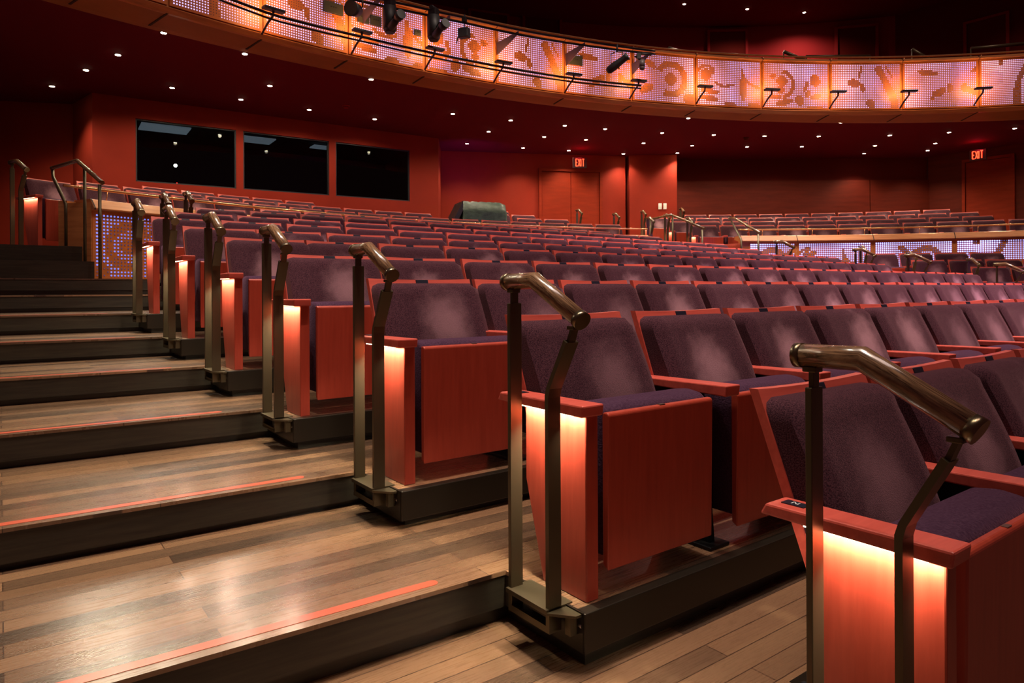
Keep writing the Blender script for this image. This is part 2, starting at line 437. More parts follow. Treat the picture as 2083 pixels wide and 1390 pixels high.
# ------------------------------------------------------------------ main block of seats
ROWS = {  # t of the first seat, seat pitch, t of the second seat, seats in the row
    1: (.092, .556, .658, 15), 2: (-.018, .555, .566, 15), 3: (-.097, .524, .420, 16), 4: (-.182, .548, .348, 16), 5: (-.242, .524, .232, 16),
    6: (-.305, .5522, .185, 16), 7: (-.365, .548, .16, 15), 8: (-.03, .548, .518, 15), 9: (.33, .56, .89, 13), 10: (1.25, .55, 1.80, 11)}
NEAR = {1: 'nearest row', 2: 'second nearest row', 3: 'third nearest row', 4: 'fourth nearest row', 5: 'fifth nearest row', 6: 'sixth nearest row',
        7: 'seventh nearest row', 8: 'eighth nearest row', 9: 'ninth nearest row', 10: 'row just below the curved parapet'}
POWER = {1: 1.9, 2: 1.9, 3: 1.9, 4: 1.8, 5: 1.7, 6: 1.6, 7: 1.6, 8: 1.0, 9: 1.0}
for k, (t0, w, t1, n) in ROWS.items():
    z = FLR[k]
    for j in range(n):
        t = t0 if j == 0 else t1 + (j - 1) * w
        x, y = rowp(k, t, 0)
        full = k <= 6 or j < 3
        left = j == 0 and k <= 9; right = j == n - 1 and k <= 8
        if j == 0:
            lab = f'plum velvet aisle seat with lit cherry end panel, left end of the {NEAR[k]}' if left else f'plum velvet seat at the left end of the {NEAR[k]}'
        elif j == n - 1: lab = f'plum velvet seat at the right end of the {NEAR[k]}'
        else: lab = f'plum velvet seat, {ORD[j]} from the left aisle in the {NEAR[k]}'
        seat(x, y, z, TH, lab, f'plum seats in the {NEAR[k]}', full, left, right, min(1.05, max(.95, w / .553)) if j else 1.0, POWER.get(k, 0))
    if k <= 9:
        x, y = rowp(k, t0 - .392, 0)
        hr = handrail(x, y, z, TH, f'bronze handrail with dark wooden grip beside the left end of the {NEAR[k]}', 'bronze handrails up the left aisle')
        hr.scale.z = {4: .99, 5: .985, 6: .975, 7: .965}.get(k, 1)
    if 4 <= k <= 7:
        x, y = rowp(k, t1 + (n - 2) * w + .392, 0)
        handrail(x, y, z, TH, f'bronze handrail with dark wooden grip beside the right end of the {NEAR[k]}', 'bronze handrails up the right aisle', mirror=True)

# letter on the nearest aisle armrest
def flat_strokes(name, strokes, wd, m, parent, xf, thick=.0008):
    mb = MB()
    for (x0, y0), (x1, y1) in strokes:
        d = Vector((x1 - x0, y1 - y0)); L = d.length; d.normalize(); p = Vector((-d.y, d.x)) * wd / 2
        cs = [Vector((x0, y0)) - p, Vector((x1, y1)) - p, Vector((x1, y1)) + p, Vector((x0, y0)) + p]
        a = [mb.bm.verts.new(xf(c.x, c.y, 0)) for c in cs]; b = [mb.bm.verts.new(xf(c.x, c.y, thick)) for c in cs]
        mb.bm.faces.new(b)
        for i in range(4): mb.bm.faces.new((a[i], a[(i + 1) % 4], b[(i + 1) % 4], b[i]))
    return mb.obj(name, m, parent)
first = PRO[(True, True, False)]
arm1 = [c for c in first.children if c.name.startswith('aisle_armrest')][0]
rp1 = [c for c in arm1.children if c.name.startswith('row_letter')][0]
NN = [((-.0065, -.007), (-.0065, .007)), ((-.0065, .007), (.0065, -.007)), ((.0065, -.007), (.0065, .007))]
flat_strokes('row_letter', NN, .0026, white_ink, arm1, lambda a, b, c: (b * 1.0, -.162 - a * 1.0, .5335 + c))

# ------------------------------------------------------------------ stepped floor of the main block
def line_x(p, d, q, e):                    # intersection of two plan lines
    det = d[0] * (-e[1]) + e[0] * d[1]
    rx, ry = q[0] - p[0], q[1] - p[1]
    a = (rx * (-e[1]) + e[0] * ry) / det
    return (p[0] + d[0] * a, p[1] + d[1] * a)
# work in the row frame (t, n); the aisle edge runs at a slightly different angle
dth = THE - TH
AD = (math.cos(dth), math.sin(dth))
def aisle_edge(k, off=0):                  # a point and direction of the aisle step edge of tier k, row frame
    dep = S * (k - 2) - .164 + off
    return ((-math.sin(dth) * dep, math.cos(dth) * dep), AD)
ENDT = {k: ROWS[k][0] - .350 for k in ROWS}; ENDT[0] = .1 - .3; ENDT[10] = .8
TR = 9.2
def tier_poly(k, inset=0):
    te = ENDT[k]; n0 = S * (k - 2) - D + inset
    e = aisle_edge(k, inset)
    q = line_x(e[0], e[1], (te + inset, 0), (0, 1))
    far = (q[0] - AD[0] * 8, q[1] - AD[1] * 8)
    e2 = aisle_edge(k + 1, .10); r = line_x(e2[0], e2[1], (te - .6, 0), (0, 1))
    far2 = (r[0] - AD[0] * 8, r[1] - AD[1] * 8)
    rr = TR if k <= 5 else 8.7
    tn = ENDT.get(k + 1, te) + .06
    r = line_x(e2[0], e2[1], (tn, 0), (0, 1))
    return [far, q, (te + inset, n0), (rr, n0), (rr, n0 + S + .12), (tn, n0 + S + .12), r, far2]
tier_names = {}
for k in range(0, 9):
    P = tier_poly(k); z = FLR[k]
    lo = FLR[k - 1] if k > 0 else z - .16
    o = MB().prism(P, 'z', z - .012, z).obj('floor', floor_m, None, loc=(OX, OY, 0), rz=TH); struct(o)
    # fascia face then recessed toe below
    P2 = tier_poly(k, .004); P3 = tier_poly(k, .030)
    f = MB().prism(P2, 'z', z - .108, z - .012).obj('trim_1', riser_m, None, loc=(OX, OY, 0), rz=TH); struct(f)
    f = MB().prism(P3, 'z', lo - .01, z - .108).obj('trim_2', riser_m, None, loc=(OX, OY, 0), rz=TH); struct(f)
    # steel sill under the seats of this row
    te = ENDT[k]; n0 = S * (k - 2) - D
    s_ = MB().box(te - .003, TR - .01, n0 - .008, n0 + .03, z - .104, z + .001, .003).box(te - .004, te + .004, n0, n0 + .30, z - .104, z + .001)
    s_ = s_.obj('trim_3', steel_sill, None, loc=(OX, OY, 0), rz=TH); struct(s_)
    if 1 <= k <= 7:
        # coral safety strip let into the nosing
        e = aisle_edge(k, .050); q = line_x(e[0], e[1], (te, 0), (0, 1))
        st = q[0] - .30
        nrm = (-AD[1], AD[0])
        pts = []
        A = (q[0] - AD[0] * 7.5, q[1] - AD[1] * 7.5); B = (q[0] - AD[0] * .22, q[1] - AD[1] * .22)
        hw_ = .017
        pts = [(A[0] - nrm[0] * hw_, A[1] - nrm[1] * hw_), (B[0] - nrm[0] * hw_, B[1] - nrm[1] * hw_)]
        for q_ in range(1, 6):
            an = -PI / 2 + PI * q_ / 6
            pts.append((B[0] + AD[0] * hw_ * math.cos(an) + nrm[0] * hw_ * math.sin(an), B[1] + AD[1] * hw_ * math.cos(an) + nrm[1] * hw_ * math.sin(an)))
        pts += [(B[0] + nrm[0] * hw_, B[1] + nrm[1] * hw_), (A[0] + nrm[0] * hw_, A[1] + nrm[1] * hw_)]
        sp = MB().prism(pts, 'z', z - .002, z + .0012).obj('trim_4', strip_m, None, loc=(OX, OY, 0), rz=TH); struct(sp)
# tiers 9 and 10 and the flight of steps beside the parapet
def low_tier(k, tL, tRr, n0, n1, lo):
    z = FLR[k]
    o = MB().box(tL, tRr, n0, n1, z - .012, z).obj('floor', floor_m, None, loc=(OX, OY, 0), rz=TH); struct(o)
    o = MB().box(tL + .004, tRr, n0 + .004, n1, z - .108, z - .012).box(tL + .03, tRr, n0 + .03, n1, lo, z - .108).obj('trim_1', riser_m, None, loc=(OX, OY, 0), rz=TH); struct(o)
low_tier(9, -9, 8.6, S * 7 - .35, S * 8 + 1.2, .9)
low_tier(10, .75, 8.6, S * 8 - D, S * 8 + 2.5, 1.1)
e = aisle_edge(9, .0)
STX = {1: (-1.28, .31 + E0), 2: (-1.42, .475 + E0)}
zt = {10: .31 + E0, 11: .475 + E0}
o = MB().box(-8, -.83, S * 7 + .05, S * 7 + .6, 1.12, zt[10]).obj('floor', riser_m, None, loc=(OX, OY, 0), rz=TH); struct(o)
o = MB().box(-8, -.90, S * 7 + .42, S * 7 + 6, 1.3, zt[11]).obj('floor', riser_m, None, loc=(OX, OY, 0), rz=TH); struct(o)

# vent grille beside the nearest row
gx, gy = rowp(2, .40, -.80)
vg = MB()
for i in range(9):
    for j in range(3): vg.box(-.10 + i * .024, -.10 + i * .024 + .012, -.03 + j * .02, -.03 + j * .02 + .010, .0005, .0015)
vgo = thing('floor_vent', rowp(2, .14, -.875) + (FLR[1],), TH, 'small perforated floor vent in the planks behind the nearest handrail', 'vent')
MB().box(-.12, .13, -.045, .04, 0, .0008).obj('frame', steel_sill, vgo); vg.obj('slots', black_paint, vgo)

# ------------------------------------------------------------------ arcs
def circ(c, R, a): a = math.radians(a); return (c[0] + R * math.cos(a), c[1] + R * math.sin(a))
def sweep(mb, prof, a0, a1, n, c=RC):      # closed profile of (R or f(angle), z) swept round an arc
    rings = []
    for i in range(n + 1):
        a = a0 + (a1 - a0) * i / n
        rings.append([mb.bm.verts.new(circ(c, r(a) if callable(r) else r, a) + (z,)) for r, z in prof])
    m = len(prof)
    for i in range(n):
        for j in range(m): mb.bm.faces.new((rings[i][j], rings[i][(j + 1) % m], rings[i + 1][(j + 1) % m], rings[i + 1][j]))
    mb.bm.faces.new(rings[0]); mb.bm.faces.new(rings[-1][::-1])
    return mb
def arc_tube(c, R, z, r, a0, a1, n, seg=10):
    return MB().tube([circ(c, R, a0 + (a1 - a0) * i / n) + (z,) for i in range(n + 1)], r, seg)

# ornament shapes in panel coordinates, u and v measured in panel heights
ORN = {
 0: [('e', .20, .66, .13, .13, 0), ('e', .34, .76, .075, .075, 0), ('a', .22, .60, .26, 70, 215, .035), ('e', 1.10, .42, .085, .30, 0), ('e', 1.08, .66, .03, .18, 0),
     ('a', .66, .85, .42, 235, 300, .028), ('a', 1.50, .85, .42, 215, 275, .028), ('e', .30, .30, .25, .045, -4), ('e', .26, .15, .24, .06, -6), ('e', .78, .02, .14, .07, 0), ('e', 1.35, .03, .15, .05, 0),
     ('e', -.08, .28, .10, .12, 0)],
 1: [('e', .42, .60, .13, .12, 0), ('e', .21, .71, .075, .07, 0), ('e', .40, .40, .085, .08, 0), ('a', .40, .53, .29, -80, 85, .045), ('e', .84, .17, .10, .12, 25), ('e', 1.03, .33, .06, .08, -30),
     ('e', .99, .48, .04, .13, -15), ('e', 1.22, .26, .14, .06, 20), ('e', .48, .12, .22, .065, 12), ('e', .26, .24, .17, .05, 0), ('e', 1.20, .62, .12, .14, 30), ('e', 1.2, .0, .2, .04, 0)],
 2: [('e', .50, .57, .15, .09, -12), ('e', .70, .46, .05, .11, 10), ('e', .64, .80, .025, .17, -12), ('e', .88, .10, .12, .09, -35),
     ('p', [(1.0, .98), (1.10, .98), (1.28, .62), (1.46, .25), (1.52, 0), (1.36, 0), (1.26, .30), (1.12, .62), (.98, .85)]), ('p', [(1.22, .98), (1.27, .90), (1.40, .66), (1.34, .70), (1.20, .92)])],
 3: [('e', .26, .66, .20, .13, 0, .4), ('a', .52, .98, .22, 215, 300, .06), ('e', .66, .76, .08, .05, -20), ('e', 1.07, .5, .11, .55, 0, .45), ('e', .75, .33, .17, .08, 25), ('e', .98, .42, .06, .12, 0),
     ('e', 1.52, .83, .13, .05, 35), ('e', 1.28, .42, .06, .12, 0), ('e', 1.46, .33, .16, .07, -25), ('e', .6, .2, .07, .03, 0)],
 4: [('p', [(.92, 1), (1.06, 1), (.82, .55), (.80, .30), (.78, 0), (.62, 0), (.66, .35), (.74, .66)]), ('e', .26, .60, .2, .17, 0, .45), ('e', .40, .95, .06, .06, 0), ('e', 1.3, .4, .14, .12, 20)],
 5: [('a', .55, .5, .33, 30, 300, .07), ('e', .55, .5, .15, .13, 0), ('e', 1.05, .80, .16, .07, 30), ('e', 1.15, .25, .18, .09, -25), ('e', .1, .1, .14, .1, 0)],
}
def orn(idx, u, v):
    f = 0
    for s_ in ORN[idx]:
        if s_[0] == 'e':
            _, cx, cy, rx, ry, rot = s_[:6]; k = s_[6] if len(s_) > 6 else 1
            a = math.radians(rot); dx, dy = u - cx, v - cy
            X, Y = dx * math.cos(a) + dy * math.sin(a), -dx * math.sin(a) + dy * math.cos(a)
            if (X / rx) ** 2 + (Y / ry) ** 2 < 1: f = max(f, k)
        elif s_[0] == 'a':
            _, cx, cy, r, a0, a1, w_ = s_
            d = math.hypot(u - cx, v - cy)
            if abs(d - r) < w_:
                an = math.degrees(math.atan2(v - cy, u - cx))
                while an < a0: an += 360
                if an <= a1: f = 1
        else:
            pts = s_[1]; ins = False
            for i in range(len(pts)):
                (x1, y1), (x2, y2) = pts[i], pts[i - 1]
                if (y1 > v) != (y2 > v) and u < (x2 - x1) * (v - y1) / (y2 - y1) + x1: ins = not ins
            if ins: f = 1
    return f
def led_dots(parent, c, R, a0, a1, z0, z1, idx, mirror, level, pitch=.030, size=.0085, faint=.10, warm=.5, blue=0):
    """hexagonal lamps on a curved panel; the ornament is left dark"""
    vs, fs, cols = [], [], []
    rr = math.radians; L = abs(rr(a1) - rr(a0)) * R; H = z1 - z0
    nu, nv = int(L / pitch), int(H / pitch)
    for i in range(nu):
        a = rr(a0) + (rr(a1) - rr(a0)) * (i + .5) / nu
        ca, sa = math.cos(a), math.sin(a)
        for j in range(nv):
            z = z0 + (j + .5) * H / nv
            u = (i + .5) / nu * L / H; v = (j + .5) / nv
            if mirror: u = L / H - u
            f = orn(idx, u, v)
            wv = .5 + .5 * math.sin(3.1 * u + 1.7 * idx) * math.cos(2.3 * v + idx)
            if f >= 1:
                if faint <= 0 or random.random() < .15: continue
                b = faint; sz = size * .7
            else: b = 1 - f * .75; sz = size * (.85 + .25 * wv)
            b *= level * (.65 + .6 * wv)
            wm = warm * max(0, 1 - abs(u - .1) * 1.1) + .25 * warm
            col = (.42 + .55 * wm, .40 + .22 * wm, 1.0 - .12 * wm)
            base = len(vs); cx, cy = c[0] + (R - .006) * ca, c[1] + (R - .006) * sa
            for q in range(6):
                an = q * PI / 3; h = sz * math.cos(an); w_ = sz * math.sin(an)
                vs.append((cx - sa * h, cy + ca * h, z + w_))
            fs.append(tuple(range(base, base + 6))); cols.append((col[0] * b * (1 - blue), col[1] * b * (1 - .7 * blue), col[2] * b, 1))
    me = bpy.data.meshes.new('led_lamps'); me.from_pydata(vs, [], fs)
    at = me.color_attributes.new('led', 'FLOAT_COLOR', 'POINT')
    flat = []
    for cc in cols: flat += list(cc) * 6
    at.data.foreach_set('color', flat)
    me.materials.append(led_m)
    o = put('led_lamps', me, parent); o['kind'] = 'stuff'
    return o
def led_panel(c, R, a0, a1, z0, z1, idx, mirror, level, label, group, **kw):
    g = math.degrees(.012 / R)
    mid = circ(c, R, (a0 + a1) / 2)
    r = thing('led_panel', (0, 0, 0), 0, label, 'light panel', group)
    s_ = 1 if a1 > a0 else -1
    sweep(MB(), [(R, z0), (R, z1), (R + .03, z1), (R + .03, z0)], a0 + g * s_, a1 - g * s_, 10, c).obj('backing', led_base, r)
    led_dots(r, c, R, a0 + 3.2 * g * s_, a1 - 3.2 * g * s_, z0 + .02, z1 - .02, idx, mirror, level, **kw)
    return r

# ------------------------------------------------------------------ curved parapet below the rear rows
PR = 10.166
def ang_at(px, R, c=RC, ):                 # bearing of a measured picture column on an arc
    u = (px - 1041.5) / F
    A = u * u + 1; B = -2 * (u * c[0] + c[1]); Q = c[0] ** 2 + c[1] ** 2 - R * R
    t = (-B + math.sqrt(B * B - 4 * A * Q)) / (2 * A)
    return math.degrees(math.atan2(t - c[1], u * t - c[0]))
FR = PR - .04
a_left = ang_at(186, FR); a_gapL = ang_at(1318, PR); a_gapR = ang_at(1506, PR)
zL0, zL1 = .145 + E0, .845 + E0
def parapet(a0, a1, joints, label, first_idx, names):
    r = thing('parapet', (0, 0, 0), 0, label, 'parapet')
    n = max(4, int(abs(a1 - a0) / 1.2))
    sweep(MB(), [(FR + .005, .9), (FR + .005, zL1 + .05), (FR + .12, zL1 + .05), (FR + .12, .9)], a0, a1, n).obj('wall_core', gold_oak, r)
    sweep(MB(), [(FR - .055, zL1 + .018), (FR - .058, zL1 + .030), (FR + .005, zL1 + .118), (FR + .02, zL1 + .126), (FR + .30, zL1 + .13), (FR + .32, zL1 + .07), (FR + .02, zL1 + .010)], a0, a1, n).obj('cap_ledge', gold_oak, r)
    jm = MB()
    for a in joints: sweep(MB(), [(FR - .058, zL1 + .014), (FR - .062, zL1 + .030), (FR + .003, zL1 + .122), (FR + .03, zL1 + .131), (FR + .10, zL1 + .05)], a - .035, a + .035, 1).obj('cap_joint', seam_m, r)
    return r
pL = parapet(a_left, a_gapL, [ang_at(x, FR) for x in (188, 640, 1100)], 'honey wood parapet with a deep cap, left of the steps', 0, None)
pR_ = parapet(a_gapR, 62, [ang_at(x, FR) for x in (1621, 1776, 1942)], 'honey wood parapet with a deep cap, right of the steps', 0, None)
def parapet_rail(a0, a1, label):
    r = thing('parapet_rail', (0, 0, 0), 0, label, 'rail')
    n = max(8, int(abs(a1 - a0) / 1.0))
    arc_tube(RC, PR, 1.08 + E0, .014, a0, a1, n, 12).obj('rail', gold_rail, r)
    k = 0; a = a0 - 2.5
    while a > a1 + .5:
        p = circ(RC, PR, a); p2 = circ(RC, PR + .03, a)
        MB().tube([p + (1.07 + E0,), p2 + (.925 + E0,)], .006, 8).obj('rail_stanchion', gold_rail, r)
        a -= 5
    return r
parapet_rail(ang_at(130, PR), a_gapL, 'slim golden rail above the parapet left of the steps')
parapet_rail(ang_at(1502, PR), 62, 'slim golden rail above the parapet right of the steps')
led_panel(RC, FR, a_left, ang_at(400, FR), zL0, zL1, 5, False, 1.1, 'lit blue dotted panel at the left end of the parapet beside the steps', 'LED panels under the parapet', faint=.16, warm=.0, blue=.55, pitch=.036, size=.0105)
seams = [1508, 1621, 1776, 1942, 2110]
for i, (x0, x1) in enumerate(zip(seams[:-1], seams[1:])):
    led_panel(RC, FR, ang_at(x0 if i else 1522, FR), ang_at(x1, FR), zL0 - .05, zL1, (5, 0, 5, 4)[i], i == 2, 3.0,
              'blue white dotted panel below the right parapet, %s from the steps' % ORD[i], 'LED panels under the parapet', faint=.12, warm=0, blue=.3, pitch=.033, size=.0125)

# wooden end wing of the left parapet
wing = thing('parapet_end_post', (0, 0, 0), 0, 'honey wood end wing where the left parapet meets the steps', 'parapet end')
w0 = circ(RC, FR, a_left); p1 = bearing(119, 500, Y=7.12); p2 = bearing(137, 500, Y=7.1)
def wallseg(mb, a, b, z0, z1, th):
    d = Vector((b[0] - a[0], b[1] - a[1])).normalized(); nn = Vector((-d.y, d.x)) * th
    pts = [(a[0], a[1]), (b[0], b[1]), (b[0] + nn.x, b[1] + nn.y), (a[0] + nn.x, a[1] + nn.y)]
    return mb.prism(pts, 'z', z0, z1)
wallseg(MB(), (p2.x, p2.y), w0, 1.1, .93 + E0, .05).obj('return_panel', gold_oak, wing)
wallseg(MB(), (p1.x, p1.y), (p2.x, p2.y), 1.45, .955 + E0, .12).obj('post', gold_oak, wing)

# ------------------------------------------------------------------ rear rows behind the parapet
RR = [11.05, 11.80, 12.55, 13.28]; RZ = [.48, .63, .78, .93]
BA, BB = Vector((-6.27, 10.3)), Vector((-1.43, 13.5))     # line of the control booth wall
def behind_booth(x, y, m=.22):
    d = (BB - BA).normalized(); nn = Vector((-d.y, d.x))
    return x < BB.x + .35 and (Vector((x, y)) - BA).dot(nn) > -m
rear_l = {0: (151.2, 104.2), 1: (146.5, 106.2), 2: (141, 108.6), 3: (114, 110.6)}
rear_r = {0: (94.6, 65), 1: (95.6, 66), 2: (96.8, 67), 3: (91.9, 68)}
RN = ['front row', 'second row', 'third row', 'last row']
cnt = 0
for k in range(4):
    R = RR[k]; step = math.degrees(.552 / (R - .2))
    z = RZ[k] + E0
    a0, a1 = rear_l[k]
    j = 0; a = a0
    L_ = []
    while a > a1 - .2:
        x, y = circ(RC, R, a)
        if not behind_booth(x, y) and not (k and math.hypot(x + .59, y - 12.9) < .72): L_.append((a, x, y))
        a -= step
    for j, (a, x, y) in enumerate(L_):
        rz = math.radians(a - 90)
        lab = f'plum seat in the {RN[k]} behind the left parapet rail, {ORD[j]} from its left end'
        if j == len(L_) - 1: lab = f'plum seat in the {RN[k]} behind the left parapet rail, at its right end'
        seat(x, y, z, rz, lab, f'plum seats in the {RN[k]} behind the left parapet', False, k == 0 and j == 0, False, .985, .9 if (k == 0 and j == 0) else 0)
    a0, a1 = rear_r[k]; a = a0; j = 0
    while a > a1:
        x, y = circ(RC, R, a)
        if x > 9.2 and (x - 9.48) * 2.36 + (y - 15.66) * 1.82 > -1.1: break
        rz = math.radians(a - 90)
        lab = f'plum seat in the {RN[k]} behind the right parapet rail, {ORD[j]} from the rear aisle' if j else f'plum aisle seat with lit end panel starting the {RN[k]} behind the right parapet'
        seat(x, y, z, rz, lab, f'plum seats in the {RN[k]} behind the right parapet', False, j == 0, False, .985, .7 if j == 0 else 0)
        if j == 0:
            q = Vector((-.392, 0)); q.rotate(Matrix.Rotation(rz, 2)) if hasattr(q, 'rotate') else None
            handrail(x + q.x, y + q.y, z, rz, f'small bronze handrail beside the aisle end of the {RN[k]} behind the right parapet', 'bronze handrails at the rear aisle')
        a -= step; j += 1
    # rear tier floors
    lo = (RZ[k - 1] if k else .1) + E0
    tz = MB(); r0 = R - .62 if k else FR + .1
    sweep(tz, [(r0, lo - .3), (r0, z), (R + (.30 if k < 3 else 3.5), z), (R + (.30 if k < 3 else 3.5), lo - .3)], (a_left - .6 if k == 0 else 147 - 6 * k) if k < 3 else 113, 60, 60)
    struct(tz.obj('floor', floor_m))
    if k < 2:
        q = circ(RC, R, rear_l[k][0])
# handrail beside the left-most rear seat
x, y = circ(RC, RR[0], 151.2); rz = math.radians(61.2)
v = Matrix.Rotation(rz, 2) @ Vector((-.44, .0)); handrail(x + v.x, y + v.y, RZ[0] + E0, rz, 'bronze handrail beside the lit aisle seat at the far left edge, behind the parapet', 'bronze handrails at the rear aisle')
# rails at the right ends of the rear-left rows
for k, nm in ((0, 'front'), (1, 'second'), (2, 'third')):
    a = rear_l[k][1] - 3.4
    x, y = circ(RC, RR[k], a)
    handrail(x, y, RZ[k] + E0, math.radians(a - 90), f'thin bronze handrail at the right end of the {nm} row behind the left parapet', 'bronze handrails at the rear aisle', mirror=True)

# ------------------------------------------------------------------ three-post handrails on the parapet steps
def step_rail(pts, feet, label):
    r = thing('step_handrail', (0, 0, 0), 0, label, 'handrail', 'bent handrails on the parapet steps')
    MB().tube(pts, .021, 14).obj('wooden_grip', grip_wood, r)
    for a, b in ((pts[0], pts[1]), (pts[-1], pts[-2])):
        d = (Vector(a) - Vector(b)).normalized(); MB().tube([Vector(a) - d * .004, Vector(a) + d * .012], .0225, 14).obj('end_cap', brass_cap, r)
    for f in feet:
        MB().tube(f, .0175, 4).obj('post', bronze, r)
    return r
A = bearing(107, 342, Y=7.25); Bp = bearing(157, 327, Y=7.0); Cp = bearing(207, 371, Y=6.6)
fl_ = lambda p, z: (p.x, p.y, z)
m1 = bearing(172, 340, Y=6.92)
step_rail([A, Bp, Cp], [[A + Vector((0, 0, -.02)), A + Vector((.005, 0, -.10)), bearing(134, 415, Y=7.1), fl_(bearing(134, 415, Y=7.1), .47 + E0)],
                        [m1, fl_(m1, .30 + E0)], [Cp + Vector((-.02, 0, -.02)), fl_(Cp + Vector((-.02, 0, 0)), .135 + E0)]],
          'bent three-post handrail on the dark steps left of the blue dotted panel')
A = bearing(1323, 446, Y=13.1); Bp = bearing(1366, 437, Y=12.8); Cp = bearing(1432, 465, Y=12.0)
step_rail([A, Bp, Cp], [[A + Vector((0, 0, -.02)), fl_(A, .6 + E0)], [Bp + Vector((.02, 0, -.02)), fl_(Bp + Vector((.02, 0, 0)), .5 + E0)], [Cp + Vector((-.03, 0, -.02)), fl_(Cp + Vector((-.03, 0, 0)), .3 + E0)]],
          'bent handrail rising along the rear aisle below the light switches')
A = bearing(1484, 444, Y=12.9); Bp = bearing(1494, 444, Y=12.7); Cp = bearing(1546, 474, Y=11.6)
s1 = bearing(1508, 488, Y=12.2)
step_rail([A, Bp, Cp], [[A + Vector((.02, 0, -.03)), s1, fl_(s1, .3 + E0)], [Cp + Vector((-.03, 0, -.02)), fl_(Cp + Vector((-.03, 0, -.1)), .27 + E0)]],
          'long bronze handrail crossing the start of the right parapet')
st = MB()
for i, (zz, r_) in enumerate(((.27, FR - .9), (.37, FR - .25), (.48, FR + .1))):
    sweep(st, [(r_, .9), (r_, zz + E0), (FR + 1.2, zz + E0 - .001 * i), (FR + 1.2, .9)], ang_at(1345, FR), ang_at(1500, FR), 4)
struct(st.obj('floor', riser_m))
# wooden cheek walls of the rear aisle
ck = thing('aisle_end_wall', (0, 0, 0), 0, 'low cherry end wall closing the right parapet beside the steps', 'low wall')
q0 = circ(RC, FR, a_gapR); q1 = bearing(1464, 480, Y=12.7)
wallseg(MB(), (q1.x, q1.y), q0, 1.2, .80 + E0, .06).obj('panel', cherry, ck)
wallseg(MB(), (q1.x, q1.y), q0, .80 + E0, .835 + E0, .09).obj('cap', cherry_flat, ck)

# ------------------------------------------------------------------ block beyond the right aisle
BT = math.radians(-6)
bstart = {3: (7.75, 8.55), 4: (7.25, 9.75), 5: (6.86, 10.55), 6: (6.30, 11.15), 7: (5.85, 11.75)}
for k, (bx, by) in bstart.items():
    z = FLR[k]; nm = NEAR[k].replace('nearest row', 'row').replace('second', 'second')
    handrail(bx, by - .0, z, BT, f'bronze handrail starting the {ORD[k - 1]} row beyond the right aisle', 'bronze handrails beyond the right aisle')
    nn = {3: 4, 4: 6, 5: 7, 6: 7, 7: 6}[k]
    for j in range(nn):
        x = bx + (.395 + .56 * j) * math.cos(BT); y = by + (.395 + .56 * j) * math.sin(BT)
        if math.hypot(x - RC[0], y - RC[1]) > FR - .15: continue
        lab = f'plum seat, {ORD[j]} from the right aisle in the {ORD[k - 1]} row beyond that aisle' if j else f'plum aisle seat starting the {ORD[k - 1]} row beyond the right aisle'
        seat(x, y, z, BT, lab, f'plum seats in the {ORD[k - 1]} row beyond the right aisle', False, j == 0, False, .99, 0)
    P = [(bx - .1, by - .5), (bx + 6, by - .5 - .63), (bx + 6, by + .6), (bx - .1, by + .75)]
    struct(MB().prism(P, 'z', z - .3, z).obj('floor', floor_m))
# aisle steps between the blocks
for k in range(3, 8):
    a = Vector(rowp(k, ROWS[k][2] + (ROWS[k][3] - 2) * ROWS[k][1] + .40, -.35)); b = Vector(bstart[k])
    d = Vector((-.59, .81)) * .95
    P = [(a.x, a.y), (b.x + .3, b.y - .35), (b.x + .3 + d.x, b.y - .35 + d.y), (a.x + d.x, a.y + d.y)]
    struct(MB().prism(P, 'z', FLR[k] - .25, FLR[k] - .004).obj('floor', floor_m))

# ------------------------------------------------------------------ rear walls under the balcony
CZ = 3.0 + E0
def wall(name, a, b, z0, z1, m, th=.12, inward=1):
    mb = MB(); wallseg(mb, a, b, z0, z1, th * inward)
    return struct(mb.obj(name, m))
# booth wall with three window openings cut as separate bands
dB = (BB - BA); LB = dB.length; uB = dB.normalized(); nB = Vector((-uB.y, uB.x))
def on_booth(px, py):
    # meet a measured direction with the booth wall plane: distance along it and height
    u = (px - 1041.5) / F
    # point (u*Y, Y): (p-BA).nB = 0
    Y = (BA.x * nB.x + BA.y * nB.y) / (u * nB.x + nB.y)
    s_ = (Vector((u * Y, Y)) - BA).dot(uB)
    return s_, bearing(px, py, Y=Y).z
W3 = [[(280.6, 240), (485, 264), (479, 383), (274.5, 369)], [(499.7, 266), (675, 289), (667, 397.5), (493, 383)], [(688, 289), (839.5, 308), (830, 410), (681, 400)]]
def booth_pt(s_, z, off=0): return (BA.x + uB.x * s_ + nB.x * off, BA.y + uB.y * s_ + nB.y * off, z)
wins = [[on_booth(*p) for p in w] for w in W3]
ztop = sum(q[1] for w in wins for q in w[:2]) / 6; zbot = sum(q[1] for w in wins for q in w[2:]) / 6
xs = [(sum(w[i][0] for i in (0, 3)) / 2, sum(w[i][0] for i in (1, 2)) / 2) for w in wins]
def boothbox(mb, s0, s1, z0, z1, o0=0, o1=.12):
    P = [booth_pt(s0, 0, o0)[:2], booth_pt(s1, 0, o0)[:2], booth_pt(s1, 0, o1)[:2], booth_pt(s0, 0, o1)[:2]]
    return mb.prism(P, 'z', z0, z1)
bw = MB(); boothbox(bw, 0, LB, 1, zbot); boothbox(bw, 0, LB, ztop, CZ)
boothbox(bw, 0, xs[0][0], zbot, ztop); boothbox(bw, xs[2][1], LB, zbot, ztop)
for i in (0, 1): boothbox(bw, xs[i][1], xs[i + 1][0], zbot, ztop)
struct(bw.obj('wall_rear_left', wall_m))
boothi = MB(); boothbox(boothi, .03, LB - .02, zbot - .4, zbot - .35, .12, 2.6); boothbox(boothi, .03, LB - .02, CZ - .1, CZ - .05, .12, 2.6)
